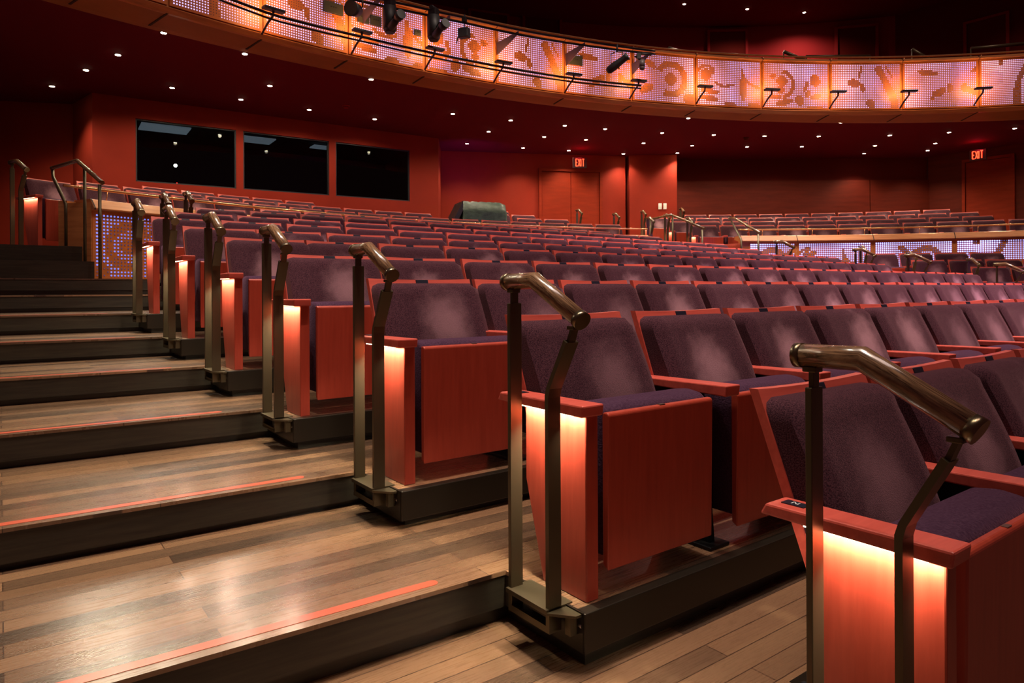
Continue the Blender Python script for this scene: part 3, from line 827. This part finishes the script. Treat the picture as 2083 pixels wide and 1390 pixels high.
boothbox(boothi, .03, LB - .02, zbot - .4, CZ, 2.55, 2.6); boothbox(boothi, .01, .05, zbot - .4, CZ, .12, 2.6); boothbox(boothi, LB - .02, LB, zbot - .4, CZ, .12, 2.6)
struct(boothi.obj('wall_booth', booth_dark))
for i, (s0, s1) in enumerate(xs):
    g = struct(boothbox(MB(), s0, s1, zbot, ztop, .05, .056).obj('window_%d' % (i + 1), glass))
    fr = MB()
    boothbox(fr, s0, s1, ztop - .02, ztop, .02, .08); boothbox(fr, s0, s1, zbot, zbot + .02, .02, .08)
    boothbox(fr, s0, s0 + .02, zbot, ztop, .02, .08); boothbox(fr, s1 - .02, s1, zbot, ztop, .02, .08)
    fr.obj('window_frame', black_paint, g)
# ceiling fixtures, work light and standby lamps seen through the glass
def booth_thing(name, px, py, off, m, w, d, h, label, cat, ball=False):
    u = (px - 1041.5) / F
    c0 = Vector((BA.x + nB.x * off, BA.y + nB.y * off)); Y = (c0.x * nB.x + c0.y * nB.y) / (u * nB.x + nB.y)
    p = bearing(px, py, Y=Y)
    mb = MB()
    if ball: mb.ball((0, 0, 0), w)
    else: mb.box(-w / 2, w / 2, -d / 2, d / 2, -h / 2, h / 2)
    o = mb.obj(name, m, loc=p, rz=math.atan2(uB.y, uB.x)); tag(o, label, cat); return o
booth_thing('booth_ceiling_light', 335, 262, 1.0, booth_ceiling, .75, .55, .02, 'pale rectangular ceiling fitting inside the left booth window', 'ceiling light')
booth_thing('booth_ceiling_light', 520, 285, 1.0, booth_ceiling, .6, .5, .02, 'pale rectangular ceiling fitting inside the middle booth window', 'ceiling light')
booth_thing('booth_ceiling_light', 655, 300, 1.3, booth_ceiling, .4, .3, .02, 'small dim ceiling fitting at the right of the middle booth window', 'ceiling light')
bl = booth_thing('work_light', 357, 337, .9, booth_star, .028, 0, 0, 'small glaring white work light inside the left booth window', 'lamp', True)
booth_thing('standby_light', 360, 373, .3, red_dot, .009, 0, 0, 'tiny red standby light low in the left booth window', 'lamp', True)
booth_thing('standby_light', 682, 387, .3, blue_dot, .014, 0, 0, 'tiny blue standby light low in the right booth window', 'lamp', True)

Pt = lambda *a: tuple(a)
wall('wall_left_return', (-6.94, 10.9), (-6.27, 10.3), 1, CZ, wall_m)
wall('wall_left', (-10.5, 10.2), (-6.90, 10.92), 1, CZ, wall_m)
wall('wall_booth_side', (-1.43, 13.5), (-1.50, 14.72), 1, CZ, wall_m, inward=1)
wall('wall_rear_centre', (-1.52, 14.70), (2.55, 15.40), 1, CZ, wall_m)
col_ = MB().prism([(2.62, 15.28), (3.66, 15.22), (3.66, 15.9), (2.62, 15.9)], 'z', 1, CZ); struct(col_.obj('wall_column', wall_m))
wall('wall_rear_upper', (3.66, 15.78), (9.50, 15.72), 2.48 + E0, CZ, wall_dark)
wall('wall_rear_lower', (3.66, 15.70), (8.15, 15.66), 1, 2.48 + E0, panel_dark, .2)
wall('wall_rear_lower_right', (8.17, 15.66), (9.50, 15.64), 1, 2.48 + E0, panel_dark, .2)
wall('wall_right', (9.48, 15.66), (11.3, 13.3), 1, CZ, panel_dark)
wall('wall_right_front', (11.3, 13.3), (12.8, 9.5), 1, CZ, panel_dark)

def door(name, a, b, z0, z1, leaves, num, handle_side):
    a = Vector(a); b = Vector(b); d = (b - a).normalized(); nn = Vector((d.y, -d.x))
    rz = math.atan2(d.y, d.x); L = (b - a).length
    r = bpy.data.objects.new('door_%d' % num, None); C.objects.link(r); r.location = (a.x + nn.x * .03, a.y + nn.y * .03, z0); r.rotation_euler = (0, 0, rz); struct(r)
    h = z1 - z0
    f = MB().box(-.06, 0, -.03, .05, 0, h + .06).box(L, L + .06, -.03, .05, 0, h + .06).box(0, L, -.03, .05, h, h + .06); f.obj('door_frame', door_m, r)
    w_ = L / leaves
    for i in range(leaves):
        MB().box(i * w_ + .006, (i + 1) * w_ - .006, 0, .04, 0, h - .005, .003).obj('door_leaf', door_m, r)
    for hx in handle_side: MB().box(hx - .035, hx + .035, -.02, 0, .40, .75, .004).obj('door_handle', bronze, r)
# double door in the centre wall
wa = Vector((-1.52, 14.70)); wb = Vector((2.55, 15.40)); wd = (wb - wa).normalized()
def on_wall(px, a, b):
    u = (px - 1041.5) / F; d = (b - a).normalized(); nn = Vector((-d.y, d.x))
    Y = (a.x * nn.x + a.y * nn.y) / (u * nn.x + nn.y); return Vector((u * Y, Y))
dl, dr_ = on_wall(1102, wa, wb), on_wall(1220, wa, wb)
dw = (dr_ - dl).length
door('d', dl, dr_, 1.70, 3.62, 2, 1, (dw / 2 - .06, dw / 2 + .06))
wa2 = Vector((9.48, 15.66)); wb2 = Vector((11.3, 13.3))
dl, dr_ = on_wall(1966, wa2, wb2), on_wall(2060, wa2, wb2)
door('d', dl, dr_, 1.70, 3.75, 1, 2, (.07,))

# switches
for i, px in enumerate((1342.5, 1352.5)):
    p = bearing(px, 420, Y=15.2)
    o = MB().box(-.035, .035, -.02, 0, -.065, .065, .004).obj('switch_plate', white_pl, loc=(p.x, p.y, p.z)); o.rotation_euler.z = -.06
    tag(o, ('left' if i == 0 else 'right') + ' of two white switch plates on the bright red column', 'switch')
    MB().box(-.012, .012, -.026, -.019, -.03, .03, .002).obj('rocker', white_pl, o)

# EXIT signs
LET = {'E': [((0, 0), (0, 1)), ((0, 0), (.5, 0)), ((0, .5), (.42, .5)), ((0, 1), (.5, 1))], 'X': [((0, 0), (.55, 1)), ((0, 1), (.55, 0))],
       'I': [((0, 0), (0, 1))], 'T': [((.28, 0), (.28, 1)), ((0, 1), (.56, 1))]}
def exit_sign(p, rz, label, hgt=.15, wid=.17):
    r = thing('exit_sign', p, rz, label, 'sign', 'red EXIT signs')
    MB().box(-.15, .15, 0, .05, -.11, .11, .004).obj('housing', exit_box, r)
    x = -.094
    for ch, adv in (('E', .054), ('X', .060), ('I', .028), ('T', .04)):
        flat_strokes('letter', [((x + a[0] * .075, -hgt / 2 + a[1] * hgt), (x + b[0] * .075, -hgt / 2 + b[1] * hgt)) for a, b in LET[ch]], .019, exit_m, r, lambda a, b, c: (a, -.001 - c, b), .003)
        x += adv
    lamp('sign_glow', 'POINT', (0, -.10, .13), 1.6, (1, .03, .06), r, shadow_soft_size=.05)
p = bearing(1180, 331, Y=14.6); exit_sign(p, .17, 'lit red EXIT sign above the double doors')
p = bearing(1989, 315, Y=14.1); exit_sign(p, -.85, 'lit red EXIT sign above the door at the far right')

# covered console on the rear rows
tp = thing('covered_console', bearing(977, 430, Y=12.9), math.radians(20), 'sound console under a draped dark green cover behind the rear seats', 'covered console')
tm = MB(); n_ = 26
prof = [(-.30, -.68), (-.30, -.05), (-.27, .07), (-.19, .145), (-.06, .165), (.10, .15), (.30, .10), (.36, 0), (.37, -.68)]
rings = []
for i in range(n_ + 1):
    x = -.42 + .84 * i / n_
    rings.append([tm.bm.verts.new((x + .012 * math.sin(j * 2.1 + i), y, z + .008 * math.sin(i * 1.3 + j) - .03 * max(0, (i - n_ + 4) / 4) ** 2 - .02 * max(0, (3 - i) / 3))) for j, (y, z) in enumerate(prof)])
for i in range(n_):
    for j in range(len(prof) - 1): tm.bm.faces.new((rings[i][j], rings[i][j + 1], rings[i + 1][j + 1], rings[i + 1][j]))
tm.bm.faces.new(rings[0]); tm.bm.faces.new(rings[-1][::-1])
tm.obj('vinyl_cover', tarp, tp, smooth=True)
fl = MB().prism([(-.58, -.18), (-.42, .13), (-.41, .15), (-.41, -.02), (-.50, -.2)], 'y', -.28, .30); fl.obj('hanging_flap', black_paint, tp)

# ------------------------------------------------------------------ ceiling under the balcony with its downlights
C1, R1 = (6.015, -.985), 12.762            # balcony front
C2, R2 = (6.716, -2.558), 14.963           # inner edge of the wooden soffit
def Rs(a, off=0):                          # radius from C1 at which the ray meets the soffit circle
    a = math.radians(a); d = (math.cos(a), math.sin(a)); rx, ry = C1[0] - C2[0], C1[1] - C2[1]
    b = rx * d[0] + ry * d[1]; q = rx * rx + ry * ry - (R2 + off) ** 2
    return -b + math.sqrt(b * b - q)
cm = MB(); A0, A1, n = 152, 60, 46
inner, outer = [], []
for i in range(n + 1):
    a = A0 + (A1 - A0) * i / n
    inner.append(circ(C1, Rs(a, -.02), a)); outer.append(circ(C1, Rs(a) + 9, a))
for i in range(n):
    q = [inner[i], inner[i + 1], outer[i + 1], outer[i]]
    b_ = [cm.bm.verts.new(p + (CZ,)) for p in q]; t_ = [cm.bm.verts.new(p + (CZ + .05,)) for p in q]
    cm.bm.faces.new(b_); cm.bm.faces.new(t_[::-1])
    for j in range(4): cm.bm.faces.new((b_[j], t_[j], t_[(j + 1) % 4], b_[(j + 1) % 4]))
struct(cm.obj('ceiling', ceil_m))

LIGHTS = [(170,17),(333,66),(240,111),(175,142),(106,175),(350,178),(498,109),(549,174),(490,202),(629,223),(755,161),(762,242),(921,231),(994,267.5),(950,292),(1039,244.5),(1107,278),(1064,300.5),(1149,255),(1157,306),(1192,284),(1231,262),(1268,312.6),(1309,291),(1347,270),(1378,311),(1400,240),(1408,296),(1452,274),(1519.6,298.5),(1555,276.6),(1631,298),(1665.6,277),(1711,249),(1757.5,312),(1780,296),(1810,275),(1887,306),(1902.5,291.4),(1930.6,269),(2064,261)]
UP = [(1392, 8), (1520, 18), (1636, 25)]
dl_ring = MB().tube([(0, 0, 0), (0, 0, -.006)], .042, 20).mesh('trim_ring', black_paint)
dl_lens = MB().tube([(0, 0, -.006), (0, 0, -.009)], .031, 16).mesh('lens', lamp_m)
def ringname(w):
    R = math.hypot(w.x - 4.4, w.y - 2)
    return 0 if R < 10.7 else 1 if R < 11.75 else 2 if R < 12.85 else 3
RGN = ['nearest the balcony edge', 'in the second arc from the balcony edge', 'in the third arc from the balcony edge', 'in the arc nearest the rear wall']
groups = {}
for p in LIGHTS:
    w = bearing(*p, z=CZ); groups.setdefault(ringname(w), []).append((p[0], w))
for g, lst in groups.items():
    lst.sort(key=lambda q: q[0])
    for i, (px, w) in enumerate(lst):
        r = thing('downlight', w, 0, f'small bright ceiling downlight, {ORD[i]} from the left {RGN[g]}', 'downlight', 'downlights under the balcony')
        put('trim_ring', dl_ring, r); put('lens', dl_lens, r)
        near = g <= 2
        lamp('downlight_beam', 'SPOT', (0, 0, -.03), (44, 44, 32, 72)[g], (1, .82, .58), r, spot_size=math.radians(160 if near else 112), spot_blend=.5 if near else .8, shadow_soft_size=.03)
UZ = 6.3 + E0
for i, p in enumerate(UP):
    w = bearing(*p, z=UZ)
    r = thing('downlight', w, 0, f'downlight in the upper ceiling above the balcony, {ORD[i]} from the left', 'downlight', 'downlights above the balcony')
    put('trim_ring', dl_ring, r); put('lens', dl_lens, r)
    lamp('downlight_beam', 'SPOT', (0, 0, -.03), 110, (1, .62, .5), r, spot_size=math.radians(150), spot_blend=.8, shadow_soft_size=.03)
for i, p in enumerate(((704, 214), (1518, 280))):
    w = bearing(*p, z=CZ)
    r = thing('smoke_detector', w, 0, ('reddish' if i == 0 else 'pale') + ' round smoke detector on the ceiling, ' + ('left, near the booth windows' if i == 0 else 'right, above the rear seats'), 'smoke detector')
    MB().tube([(0, 0, 0), (0, 0, -.02)], .06, 18).obj('base', upper_m if i == 0 else panel_dark, r); MB().tube([(0, 0, -.02), (0, 0, -.05)], [.045, .035], 18).obj('sensor', upper_m if i == 0 else panel_dark, r)

# ------------------------------------------------------------------ balcony front
FB, FT = 3.06 + E0, 3.87 + E0
bal = thing('balcony_parapet', (0, 0, 0), 0, 'curved honey wood balcony front with cap, soffit and brass rail', 'balcony front')
sweep(MB(), [(R1 + .02, FB - .07), (R1 - .02, FB - .02), (R1 + .03, FB + .01), (R1 + .03, FT), (R1 - .045, FT + .008), (R1 - .048, FT + .018), (R1 + .01, FT + .066), (R1 + .05, FT + .07), (R1 + .14, FT + .06), (R1 + .16, FB - .06)], 158, 58, 70, C1).obj('fascia', gold_oak, bal)
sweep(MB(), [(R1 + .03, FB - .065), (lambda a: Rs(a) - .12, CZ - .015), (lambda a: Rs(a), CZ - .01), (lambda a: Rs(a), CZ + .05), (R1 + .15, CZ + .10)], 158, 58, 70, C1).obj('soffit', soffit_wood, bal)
arc_tube(C1, R1 + .10, FT + .13, .016, 158, 58, 70, 10).obj('brass_rail', gold_rail, bal)
def ang1(px, R=R1): return ang_at(px, R, C1)
BS = [190, 346, 537, 711, 867, 1011, 1150, 1288, 1417, 1552, 1690, 1837, 1993, 2160]
SA = [ang1(x) for x in BS]
jm = MB(); jc = MB()
for a in SA:
    jm = MB(); jc = MB()
    sweep(jm, [(R1 + .025, FB - .072), (lambda b: Rs(b) - .125, CZ - .022), (lambda b: Rs(b) - .1, CZ + .02), (R1 + .05, FB - .03)], a - .05, a + .05, 1, C1).obj('soffit_joint', seam_m, bal)
    sweep(jc, [(R1 - .048, FT + .006), (R1 - .052, FT + .020), (R1 + .008, FT + .070), (R1 + .05, FT + .073), (R1 + .05, FT)], a - .03, a + .03, 1, C1).obj('cap_joint', seam_m, bal)
    MB().tube([circ(C1, R1 + .10, a - .4) + (FT + .05,), circ(C1, R1 + .10, a - .4) + (FT + .125,)], .006, 6).obj('rail_stanchion', gold_rail, bal)
IDX = [5, 3, 4, 2, 0, 1, 2, 3, 5, 0, 1, 2, 3, 4]
names = ['first', 'second', 'third', 'fourth', 'fifth', 'sixth', 'seventh', 'eighth', 'ninth', 'tenth', 'eleventh', 'twelfth', 'thirteenth', 'fourteenth']
for i in range(len(SA) - 1):
    led_panel(C1, R1, SA[i], SA[i + 1], FB + .012, FT - .005, IDX[i + 1], i in (1, 4, 7), 1.65 if i > 6 else 1.5,
              f'orange and violet dotted ornament panel on the balcony front, {names[i]} from the left', 'LED panels on the balcony front', faint=.13 if i > 6 else .02, warm=.8)

# T-shaped wash lights at the panel joints
tb = []
def tlight(a, z, i, pole):
    R = R1 - .30
    x, y = circ(C1, R, a); rz = math.radians(a - 90)
    r = thing('wash_light', (x, y, z), rz, f'slim black T-shaped wash light on the balcony front, {names[i]} from the left', 'wash light', 'T-shaped wash lights on the balcony front')
    MB().box(-.125, .125, -.04, .05, 0, .028, .003).obj('lamp_bar', black_paint, r)
    MB().tube([(0, .01, 0), (0, .02, -.05), (-.02, .13, -.12), (-.02, .27, -.20)], .014, 6).obj('bracket_arm', fin_m, r)
    MB().box(-.115, .115, .051, .054, .004, .022).obj('lens', tlamp_m, r)
    l = lamp('wash_beam', 'AREA', (0, -.02, .10), 4.2, (1, .46, .16), r, shape='RECTANGLE', size=.22, size_y=.03)
    l.rotation_euler = (math.radians(100), 0, 0)
TL = [(560, 22), (740, 66), (888, 101), (1027, 129), (1170, 153), (1302, 166), (1437, 177.5), (1573, 184), (1708, 188), (1852, 187), (2003, 181)]
for i, (px, py) in enumerate(TL):
    a = ang_at(px, R1 - .30, C1); x, y = circ(C1, R1 - .30, a)
    tlight(a, bearing(px, py, Y=y).z, i, i < 6)
a, = [ang_at(385, R1 - .3, C1)]
# twin lighting pipes: low one on the T brackets, high one on fins
def pipe(pts_px, R, label, r=.016, name='lighting_pipe'):
    P = []
    for px, py in pts_px:
        a = ang_at(px, R, C1); x, y = circ(C1, R, a); P.append((a, bearing(px, py, Y=y).z))
    a0, a1 = P[0][0], P[-1][0]
    import bisect
    n = 40; pts = []
    for i in range(n + 1):
        a = a0 + (a1 - a0) * i / n
        for (b0, z0), (b1, z1) in zip(P[:-1], P[1:]):
            if b1 <= a <= b0 + 1e-6: z = z0 + (z1 - z0) * (b0 - a) / (b0 - b1); break
        else: z = P[-1][1]
        pts.append(circ(C1, R, a) + (z,))
    o = MB().tube(pts, r, 10).obj(name, pipe_m); tag(o, label, 'pipe', 'lighting pipes along the balcony front'); return o
pipe([(395, -32), (560, 31), (740, 75), (888, 109), (1027, 137), (1170, 160), (1306, 174)], R1 - .33, 'low black pipe running just under the T-shaped wash lights, upper tube')
pipe([(395, -22), (560, 41), (740, 84), (888, 118), (1027, 145), (1170, 167), (1306, 180)], R1 - .25, 'low black pipe running just under the T-shaped wash lights, lower tube', r=.012)
PH1 = [(560, -58), (700, -20), (850, 14), (950, 36), (1055, 60), (1195, 84), (1335, 104)]
pipe(PH1, R1 - .42, 'high black pipe carrying the spotlights, upper tube')
pipe([(560, -44), (700, -6), (850, 26), (950, 47), (1055, 70), (1195, 93), (1335, 110)], R1 - .42, 'high black pipe carrying the spotlights, lower tube')
for i, (pa, pb, pc) in enumerate([((735, 25), (740, 48), (775, -8)), ((888, 52), (893, 76), (915, 30)), ((1010, 88), (1012, 112), (1055, 63)), ((1150, 110), (1152, 134), (1190, 86)), ((1285, 130), (1287, 152), (1320, 108))]):
    r = thing('pipe_bracket', (0, 0, 0), 0, f'tapering plate bracket holding the high spotlight pipe, {names[i]} from the left', 'bracket', 'plate brackets of the high pipe')
    a = ang_at(pa[0], R1, C1); ya = circ(C1, R1 - .01, a)[1]
    b = ang_at(pc[0], R1 - .42, C1); yc = circ(C1, R1 - .42, b)[1]
    v1, v2, v3 = bearing(*pa, Y=ya), bearing(*pb, Y=ya), bearing(*pc, Y=yc)
    v4 = v3 + Vector((0, 0, -.04)); nn = (v2 - v1).cross(v3 - v1).normalized() * .004
    m_ = MB(); q = [v1, v3, v4, v2]
    A_ = [m_.bm.verts.new(v + nn) for v in q]; B_ = [m_.bm.verts.new(v - nn) for v in q]
    m_.bm.faces.new(A_); m_.bm.faces.new(B_[::-1])
    for j in range(4): m_.bm.faces.new((A_[j], B_[j], B_[(j + 1) % 4], A_[(j + 1) % 4]))
    m_.obj('plate', fin_m, r)

# spotlights on the high pipe
def at_pipe(px, py, R=R1 - .42, off=0): 
    a = ang_at(px, R, C1); y = circ(C1, R, a)[1]; return bearing(px, py, Y=y - off)
def mover(px, py, label):
    p = at_pipe(px, py, off=.05)
    r = thing('moving_head_light', p, -.5, label, 'spotlight', 'tall boxy spotlights hanging from the high pipe')
    MB().tube([(0, 0, .05), (0, 0, -.24)], [.085, .085], 8).tube([(0, 0, -.24), (0, 0, -.28)], [.085, .06], 8).obj('canister', black_paint, r)
    MB().box(-.06, .06, -.05, .05, .05, .14, .01).tube([(0, -.06, .15), (0, .08, .15)], .03, 8).obj('clamp', black_paint, r)
    MB().tube([(.05, -.04, -.23), (.15, -.09, -.20), (.21, -.11, -.17)], [.05, .045, .035], 12).tube([(.21, -.11, -.17), (.30, -.15, -.15)], [.055, .062], 12).obj('lamp_head', black_paint, r)
    MB().tube([(.06, -.03, -.12), (.13, -.06, -.08), (.20, -.09, -.12)], .008, 6).obj('cable_loop', black_paint, r)
mover(793, 22, 'left tall black spotlight canister hanging on the balcony front')
mover(882, 40, 'right tall black spotlight canister hanging on the balcony front')
p = at_pipe(722, 18)
r = thing('fresnel_spotlight', p, -.3, 'short round black spotlight hanging at the left end of the high pipe', 'spotlight')
MB().tube([(0, .06, 0), (0, -.04, -.02), (0, -.10, -.03)], [.075, .085, .095], 18).obj('lamp_housing', black_paint, r)
MB().tube([(0, -.10, -.03), (0, -.105, -.031)], [.085, .085], 18).obj('lens', mat('dull_lens', lin(.05, .035, .03), .15), r)
MB().tube([(-.10, 0, 0), (-.11, 0, .10), (0, 0, .16), (.11, 0, .10), (.10, 0, 0)], .008, 6).obj('yoke', black_paint, r)
p = at_pipe(944, 66)
r = thing('flood_light', p, -.4, 'small square flood light clipped beneath the high pipe', 'spotlight')
MB().box(-.075, .075, -.05, .05, -.075, .055, .008).obj('housing', black_paint, r)
MB().tube([(0, 0, .05), (.01, 0, .24)], .010, 6).box(-.02, .03, -.03, .03, .14, .20).obj('hook_clamp', black_paint, r)
MB().prism([(-.075, -.075), (-.095, -.16), (-.085, -.16), (-.055, -.075)], 'y', -.06, -.052).obj('barn_door', black_paint, r)
p = at_pipe(1256, 130, off=.05)
r = thing('profile_spotlight', p, -.35, 'long black profile spotlight tilted in its yoke on the balcony front', 'spotlight')
d = Vector((.86, -.1, .50)).normalized()
MB().tube([d * -.19, d * -.15, d * -.05, d * .05, d * .15, d * .19], [.035, .06, .062, .052, .05, .066], 16).obj('barrel', black_paint, r)
MB().tube([(-.10, 0, 0), (-.10, 0, .16), (-.02, 0, .19), (.08, 0, .17), (.09, 0, .02)], .007, 6).tube([(-.01, 0, .18), (0, 0, .30)], .014, 8).obj('yoke', black_paint, r)
MB().tube([d * .02 + Vector((0, 0, -.05)), d * .03 + Vector((0, 0, -.10))], .009, 6).obj('shutter_knob', black_paint, r)
p = at_pipe(1306, 128, off=.03)
r = thing('microphone_cluster', p, 0, 'small grey capsule device clamped at the right end of the high pipe', 'stage device')
MB().tube([(0, 0, .04), (0, 0, -.06)], [.045, .048], 16).ball((0, 0, -.07), .046).obj('capsule', mat('grey_capsule', lin(.09, .07, .07), .5), r)
MB().tube([(-.02, 0, .05), (-.09, 0, .10), (0, 0, .15), (.15, 0, .13)], .022, 8).box(-.08, -.02, -.03, .03, .06, .15).obj('clamp', black_paint, r)

# dark connector boxes on the fascia
BOX = [((662, 4), (700, 24), (36, 21), 'first', 1), ((733, 27), (0, 0), (18, 21), 'second', 0), ((768, 41), (0, 0), (20, 24), 'third', 0), ((855, 67), (0, 0), (12, 12), 'fourth', 0), ((1172, 123), (0, 0), (25, 19), 'fifth', 0)]
for (px, py), _, (w_, h_), nm, _f in [((681, 16), 0, (34, 22), 'first', 1), ((742, 36), 0, (20, 20), 'second', 0), ((767, 42), 0, (20, 20), 'third', 0), ((852, 66), 0, (12, 11), 'fourth', 0), ((1172, 122), 0, (27, 19), 'fifth', 0)]:
    a = ang_at(px, R1 - .02, C1); x, y = circ(C1, R1 - .035, a); p = bearing(px, py, Y=y); sc = y / F
    r = thing('connector_box', (x, y, p.z), math.radians(a - 90), f'dark socket box set into the balcony front panels, {nm} from the left', 'socket box', 'socket boxes on the balcony front')
    MB().box(-w_ * sc * .62, w_ * sc * .62, 0, .03, -h_ * sc / 2, h_ * sc / 2, .003).obj('face_plate', mat('dark_olive_box', lin(.035, .034, .022), .5), r)
    q = MB()
    for i in range(3): q.tube([(-.03 + i * .03, 0, .01), (-.03 + i * .03, -.006, .01)], .008, 8)
    q.obj('sockets', black_paint, r)

# ------------------------------------------------------------------ balcony upper level
UW = MB(); sweep(UW, [(14.3, 3.3 + E0), (14.3, UZ + .1), (14.5, UZ + .1), (14.5, 3.3 + E0)], 135, 72, 30); struct(UW.obj('wall_upper', upper_m))
sweep_c = MB(); sweep(sweep_c, [(11.6, UZ), (11.6, UZ + .05), (16, UZ + .05), (16, UZ)], 140, 55, 34); struct(sweep_c.obj('ceiling', ceil_m))
wall('wall_upper_right', circ(RC, 14.3, 72.5), (11.2, 13.0), 3.3 + E0, UZ, wall_dark)
wall('wall_upper_side', (11.2, 13.0), (13.5, 9.0), 3.3 + E0, UZ, upper_m)
num = 3
for px0, px1 in ((960, 1033), (1070, 1140), (1446, 1518), (1706, 1783), (1970, 2050)):
    if px0 < 1900:
        a0, a1 = ang_at(px0, 14.24), ang_at(px1, 14.24)
        p0, p1_ = circ(RC, 14.24, a0), circ(RC, 14.24, a1)
        py = {960: 22, 1070: 30, 1446: 66, 1706: 60}[px0]
        zt_ = bearing(px0, py, Y=p0[1]).z
    else:
        wq0, wq1 = Vector(circ(RC, 14.3, 72.5)), Vector((11.2, 13.0))
        p0 = on_wall(px0, wq0, wq1); p1_ = on_wall(px1, wq0, wq1); zt_ = bearing(px0, 50, Y=p0.y).z
        p0 = (p0.x, p0.y); p1_ = (p1_.x, p1_.y)
    p0 = Vector(p0); p1_ = Vector(p1_); d = (p1_ - p0).normalized(); L = (p1_ - p0).length
    r = bpy.data.objects.new('door_%d' % num, None); C.objects.link(r); r.location = (p0.x + d.y * .02, p0.y - d.x * .02, 3.4 + E0); r.rotation_euler = (0, 0, math.atan2(d.y, d.x)); struct(r)
    h = zt_ - 3.4 - E0
    MB().box(-.06, 0, -.03, .05, 0, h + .05).box(L, L + .06, -.03, .05, 0, h + .05).box(0, L, -.03, .05, h, h + .05).obj('door_frame', upper_m, r)
    MB().box(.005, L - .005, .01, .05, 0, h - .005).obj('door_leaf', wall_dark, r)
    num += 1
# reading stands and handrails just above the balcony rail
for i, (a_, b_, w_) in enumerate([((1360, 96), (1386, 104), .03), ((1594, 105), (1648, 127), .05), ((1855, 100), (1895, 124), .05), ((1975, 99), (2090, 88), .05), ((1440, 110), (1520, 112), .02), ((1640, 114), (1770, 113.5), .02)]):
    Ya = circ(C1, R1 + .45, ang1(a_[0], R1 + .45))[1]; Yb = circ(C1, R1 + .45, ang1(b_[0], R1 + .45))[1]
    v0, v1 = bearing(*a_, Y=Ya), bearing(*b_, Y=Yb)
    where = ['leftmost short one', 'steep one above the middle panels', 'steep one above the right panels', 'long level one at the right edge', 'long level one left of centre', 'long level one right of centre'][i]
    r = thing('balcony_handrail', (0, 0, 0), 0, f'dark handrail behind the balcony rail, {where}', 'handrail', 'dark handrails behind the balcony rail')
    MB().tube([v0, v1], .018 if w_ < .04 else .03, 10).obj('grip', bronze, r)
    for v in (v0, v1): MB().tube([v, (v.x, v.y, FT - .3)], .012, 6).obj('post', bronze, r)

# ------------------------------------------------------------------ lights of the hall
house = []
for i in range(8):
    x, y = rowp(2, -.9 + 1.45 * i, .6)
    l = lamp('house_spot', 'SPOT', (x + .4, y - .9, 7.4), 620 if i < 3 else 1750, (1, .80, .72), None, spot_size=math.radians(40), spot_blend=.7, shadow_soft_size=.09)
    aim(l, (x, y, .8)); house.append(l)
for i in range(6):
    x, y = rowp(6, .3 + 1.7 * i, .6)
    l = lamp('house_spot', 'SPOT', (x + .5, y - 1.1, 7.6), 700 if i < 3 else 1700, (1, .78, .74), None, spot_size=math.radians(44), spot_blend=.7, shadow_soft_size=.09)
    aim(l, (x, y, 1.2)); house.append(l)
for i in range(6):
    k = 1 + i * 1.25
    x, y = rowp(k, -1.05 - .06 * i, -.1)
    l = lamp('aisle_pool_fill', 'SPOT', (x + .1, y + .5, 6.8), 480 if i < 2 else 850, (1, .90, .70), None, spot_size=math.radians(22), spot_blend=1, shadow_soft_size=.12)  # added unseen spots that pool light on the aisle treads
    aim(l, (x, y, FLR[min(9, int(k))]))
l = lamp('aisle_general', 'SPOT', (-1.5, 3.2, 7.6), 760, (1, .88, .68), None, spot_size=math.radians(64), spot_blend=.8, shadow_soft_size=.15); aim(l, (-1.6, 3.2, .3))
for i in range(9):
    a = 146 - 9.5 * i
    x, y = circ(RC, 10.3, a); x2, y2 = circ(RC, 6.6, a)
    l = lamp('parapet_spot', 'SPOT', (x2, y2, 7.0), 520, (1, .82, .66), None, spot_size=math.radians(22), spot_blend=.8, shadow_soft_size=.09); aim(l, (x, y, 1.6))
# the unseen left side of the hall: violet glow of further dotted panels and an added soft fill lamp
l = lamp('side_panel_glow', 'AREA', (11.5, 1.0, 2.2), 30, (.62, .14, 1), None, shape='RECTANGLE', size=4, size_y=1.0, spread=math.radians(44)); aim(l, (7.2, 5.0, .7))
l = lamp('hall_fill', 'AREA', (4, 1, 18), 900, (1, .74, .64), None, shape='RECTANGLE', size=9, size_y=6); aim(l, (2, 7, .5))
l = lamp('wall_violet_spot', 'SPOT', (-.9, 13.5, 2.9), 24, (.35, .06, 1), None, spot_size=math.radians(100), spot_blend=.9, shadow_soft_size=.2); aim(l, (-.9, 14.6, 3.9))

wd_ = bpy.data.worlds.new('hall_air'); bpy.context.scene.world = wd_; wd_.use_nodes = True
bg = wd_.node_tree.nodes['Background']; bg.inputs['Color'].default_value = (.06, .020, .018, 1); bg.inputs['Strength'].default_value = .8

# ------------------------------------------------------------------ camera
cam = bpy.data.cameras.new('camera'); co = bpy.data.objects.new('camera', cam); C.objects.link(co)
cam.sensor_fit = 'HORIZONTAL'; cam.sensor_width = 36; cam.lens = 36 * F / 2083
co.location = (0, 0, E0); co.rotation_euler = (PI / 2, -ROLL, 0)
cam.clip_start = .02; cam.clip_end = 100
cam.shift_x = 0; cam.shift_y = -(695 - Y0) / 2083
sc = bpy.context.scene; sc.camera = co
sc.view_settings.view_transform = 'Standard'; sc.view_settings.look = 'None'; sc.view_settings.gamma = 1; sc.view_settings.use_curve_mapping = False
sc.view_settings.exposure = 0.12
